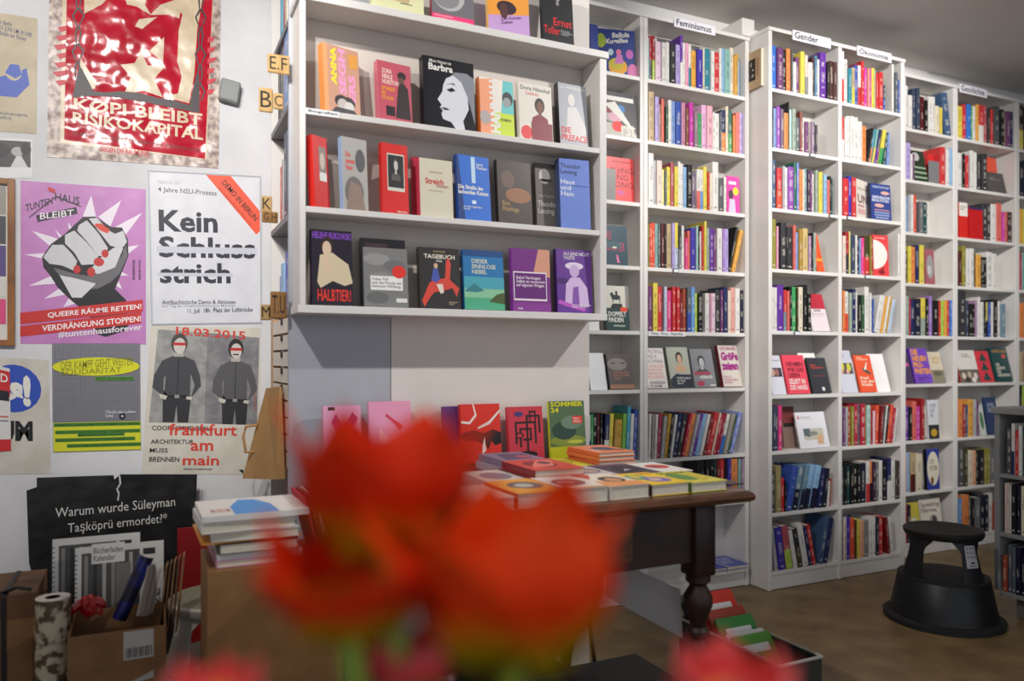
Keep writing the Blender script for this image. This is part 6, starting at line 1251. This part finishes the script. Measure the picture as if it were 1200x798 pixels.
def stemto(r, b, i, leaf):
    k = MB(); e = Vector((VS.x + .018*math.cos(i*1.3), VS.y + .018*math.sin(i*1.3), VS.z)); f = Vector((VS.x - .012*math.cos(i*1.3), VS.y - .012*math.sin(i*1.3), .67))
    mid = b.lerp(e, .5) + Vector((0, 0, -.004)); R_ = Matrix.Rotation(r.rotation_euler.y, 4, 'Y') @ Matrix.Rotation(r.rotation_euler.x, 4, 'X')
    inv = (Matrix.Translation(b) @ r.rotation_euler.to_matrix().to_4x4()).inverted()
    pts = [b + Vector((0, 0, .002)), b.lerp(e, .12) + Vector((0, 0, -.03)), b.lerp(e, .5) + Vector((0, 0, -.022)), e, f]
    k.tube([inv @ p for p in pts], [.0050, .0046, .0045, .0042, .0042], STEM, 8); k.build('stem', r, smooth=True)
    if leaf:
        k = MB(); n = 10; d = leaf
        for a in range(n + 1):
            s = a/n; c = e.lerp(e + Vector(d), s) + Vector((0, 0, .03*math.sin(s*3.1))); w_ = .016*math.sin(math.pi*min(1, .12+.88*s))**.7*(1 if s < 1 else .05) + .0005
            for q in (-1, 0, 1):
                for tt in (0, .001): k.v.append(inv @ (c + Vector((CT, -ST, 0))*q*w_ + Vector((-ST, -CT, 0))*(abs(q)*.006*-1 + tt)))
        for a in range(n):
            for q in (0, 2):
                j = a*6+q; k.face([j, j+2, j+8, j+6], LEAF); k.face([j+1, j+7, j+9, j+3], LEAF)
            j = a*6; k.face([j, j+6, j+7, j+1], LEAF); k.face([j+4, j+5, j+11, j+10], LEAF)
        k.build('leaf', r, smooth=True)
RC = ('d82a08', 'c0a810', 'e03410'); RP = ('d8343a', 'b89c30', 'e86060'); RO = ('e43408', 'b0a010', 'ea4410')
T = [tulip(450, 650, .385, .084, .033, (.55, .15, .35, .55, .3, .45), RC, 'tall open red tulip with its top before the pink books', seed=3, widths=1.1),
     tulip(408, 748, .36, .062, .029, (.75, .3, .3, .7, .85, .4), RC, 'wide open red tulip at the left with yellow at its base', seed=9),
     tulip(602, 778, .345, .088, .034, (.2, .15, .75, .5, .25, .35), RO, 'largest red tulip, two tall petals before the table books', seed=5, widths=1.12),
     tulip(478, 812, .40, .034, .017, (.05, .05, .1, .05, .1, .05), RP, 'small pinkish tulip bud low between the stems', seed=2),
     tulip(858, 856, .40, .046, .025, (.3, .2, .3, .3, .25, .3), RP, 'pinkish red tulip at the lower edge below the table leg', seed=7),
     tulip(250, 838, .37, .026, .016, (.3, .2, .3, .3, .25, .3), RP, 'faint red tulip at the lower left edge', seed=11)]
LV = [None, (-.10, .02, .08), None, None, (.12, -.03, .05), (-.14, .0, .04)]
for i, (r, b) in enumerate(T): stemto(r, b, i, LV[i])
# vase and the small round table it stands on, just below the picture
k = MB(); gl, gnt, gb = newmat('clear_glass'); gb.inputs['Transmission Weight'].default_value = 1; gb.inputs['Roughness'].default_value = .02; gb.inputs['Base Color'].default_value = (.9, .96, .95, 1)
k.lathe([(.001, .0), (.045, .0), (.05, .01), (.046, .12), (.034, .17), (.040, .2), (.038, .2), (.032, .17), (.043, .12), (.046, .014), (.001, .012)], gl, seg=32)
o = k.build('glass_vase', loc=(VS.x, VS.y, .6505), smooth=True); tag(o, 'clear glass vase holding the tulips below the picture edge', 'vase')
r = empty('side_table', (.10, .40, 0)); tag(r, 'small round wooden side table under the tulip vase', 'table')
k = MB(); k.lathe([(.17, .63), (.18, .635), (.18, .645), (.17, .65)], WT, seg=40); k.build('tabletop', r, smooth=True)
k = MB(); k.lathe([(.16, .002), (.16, .015), (.03, .03), (.02, .06), (.02, .629)], WT, seg=28); k.build('pedestal', r, smooth=True)
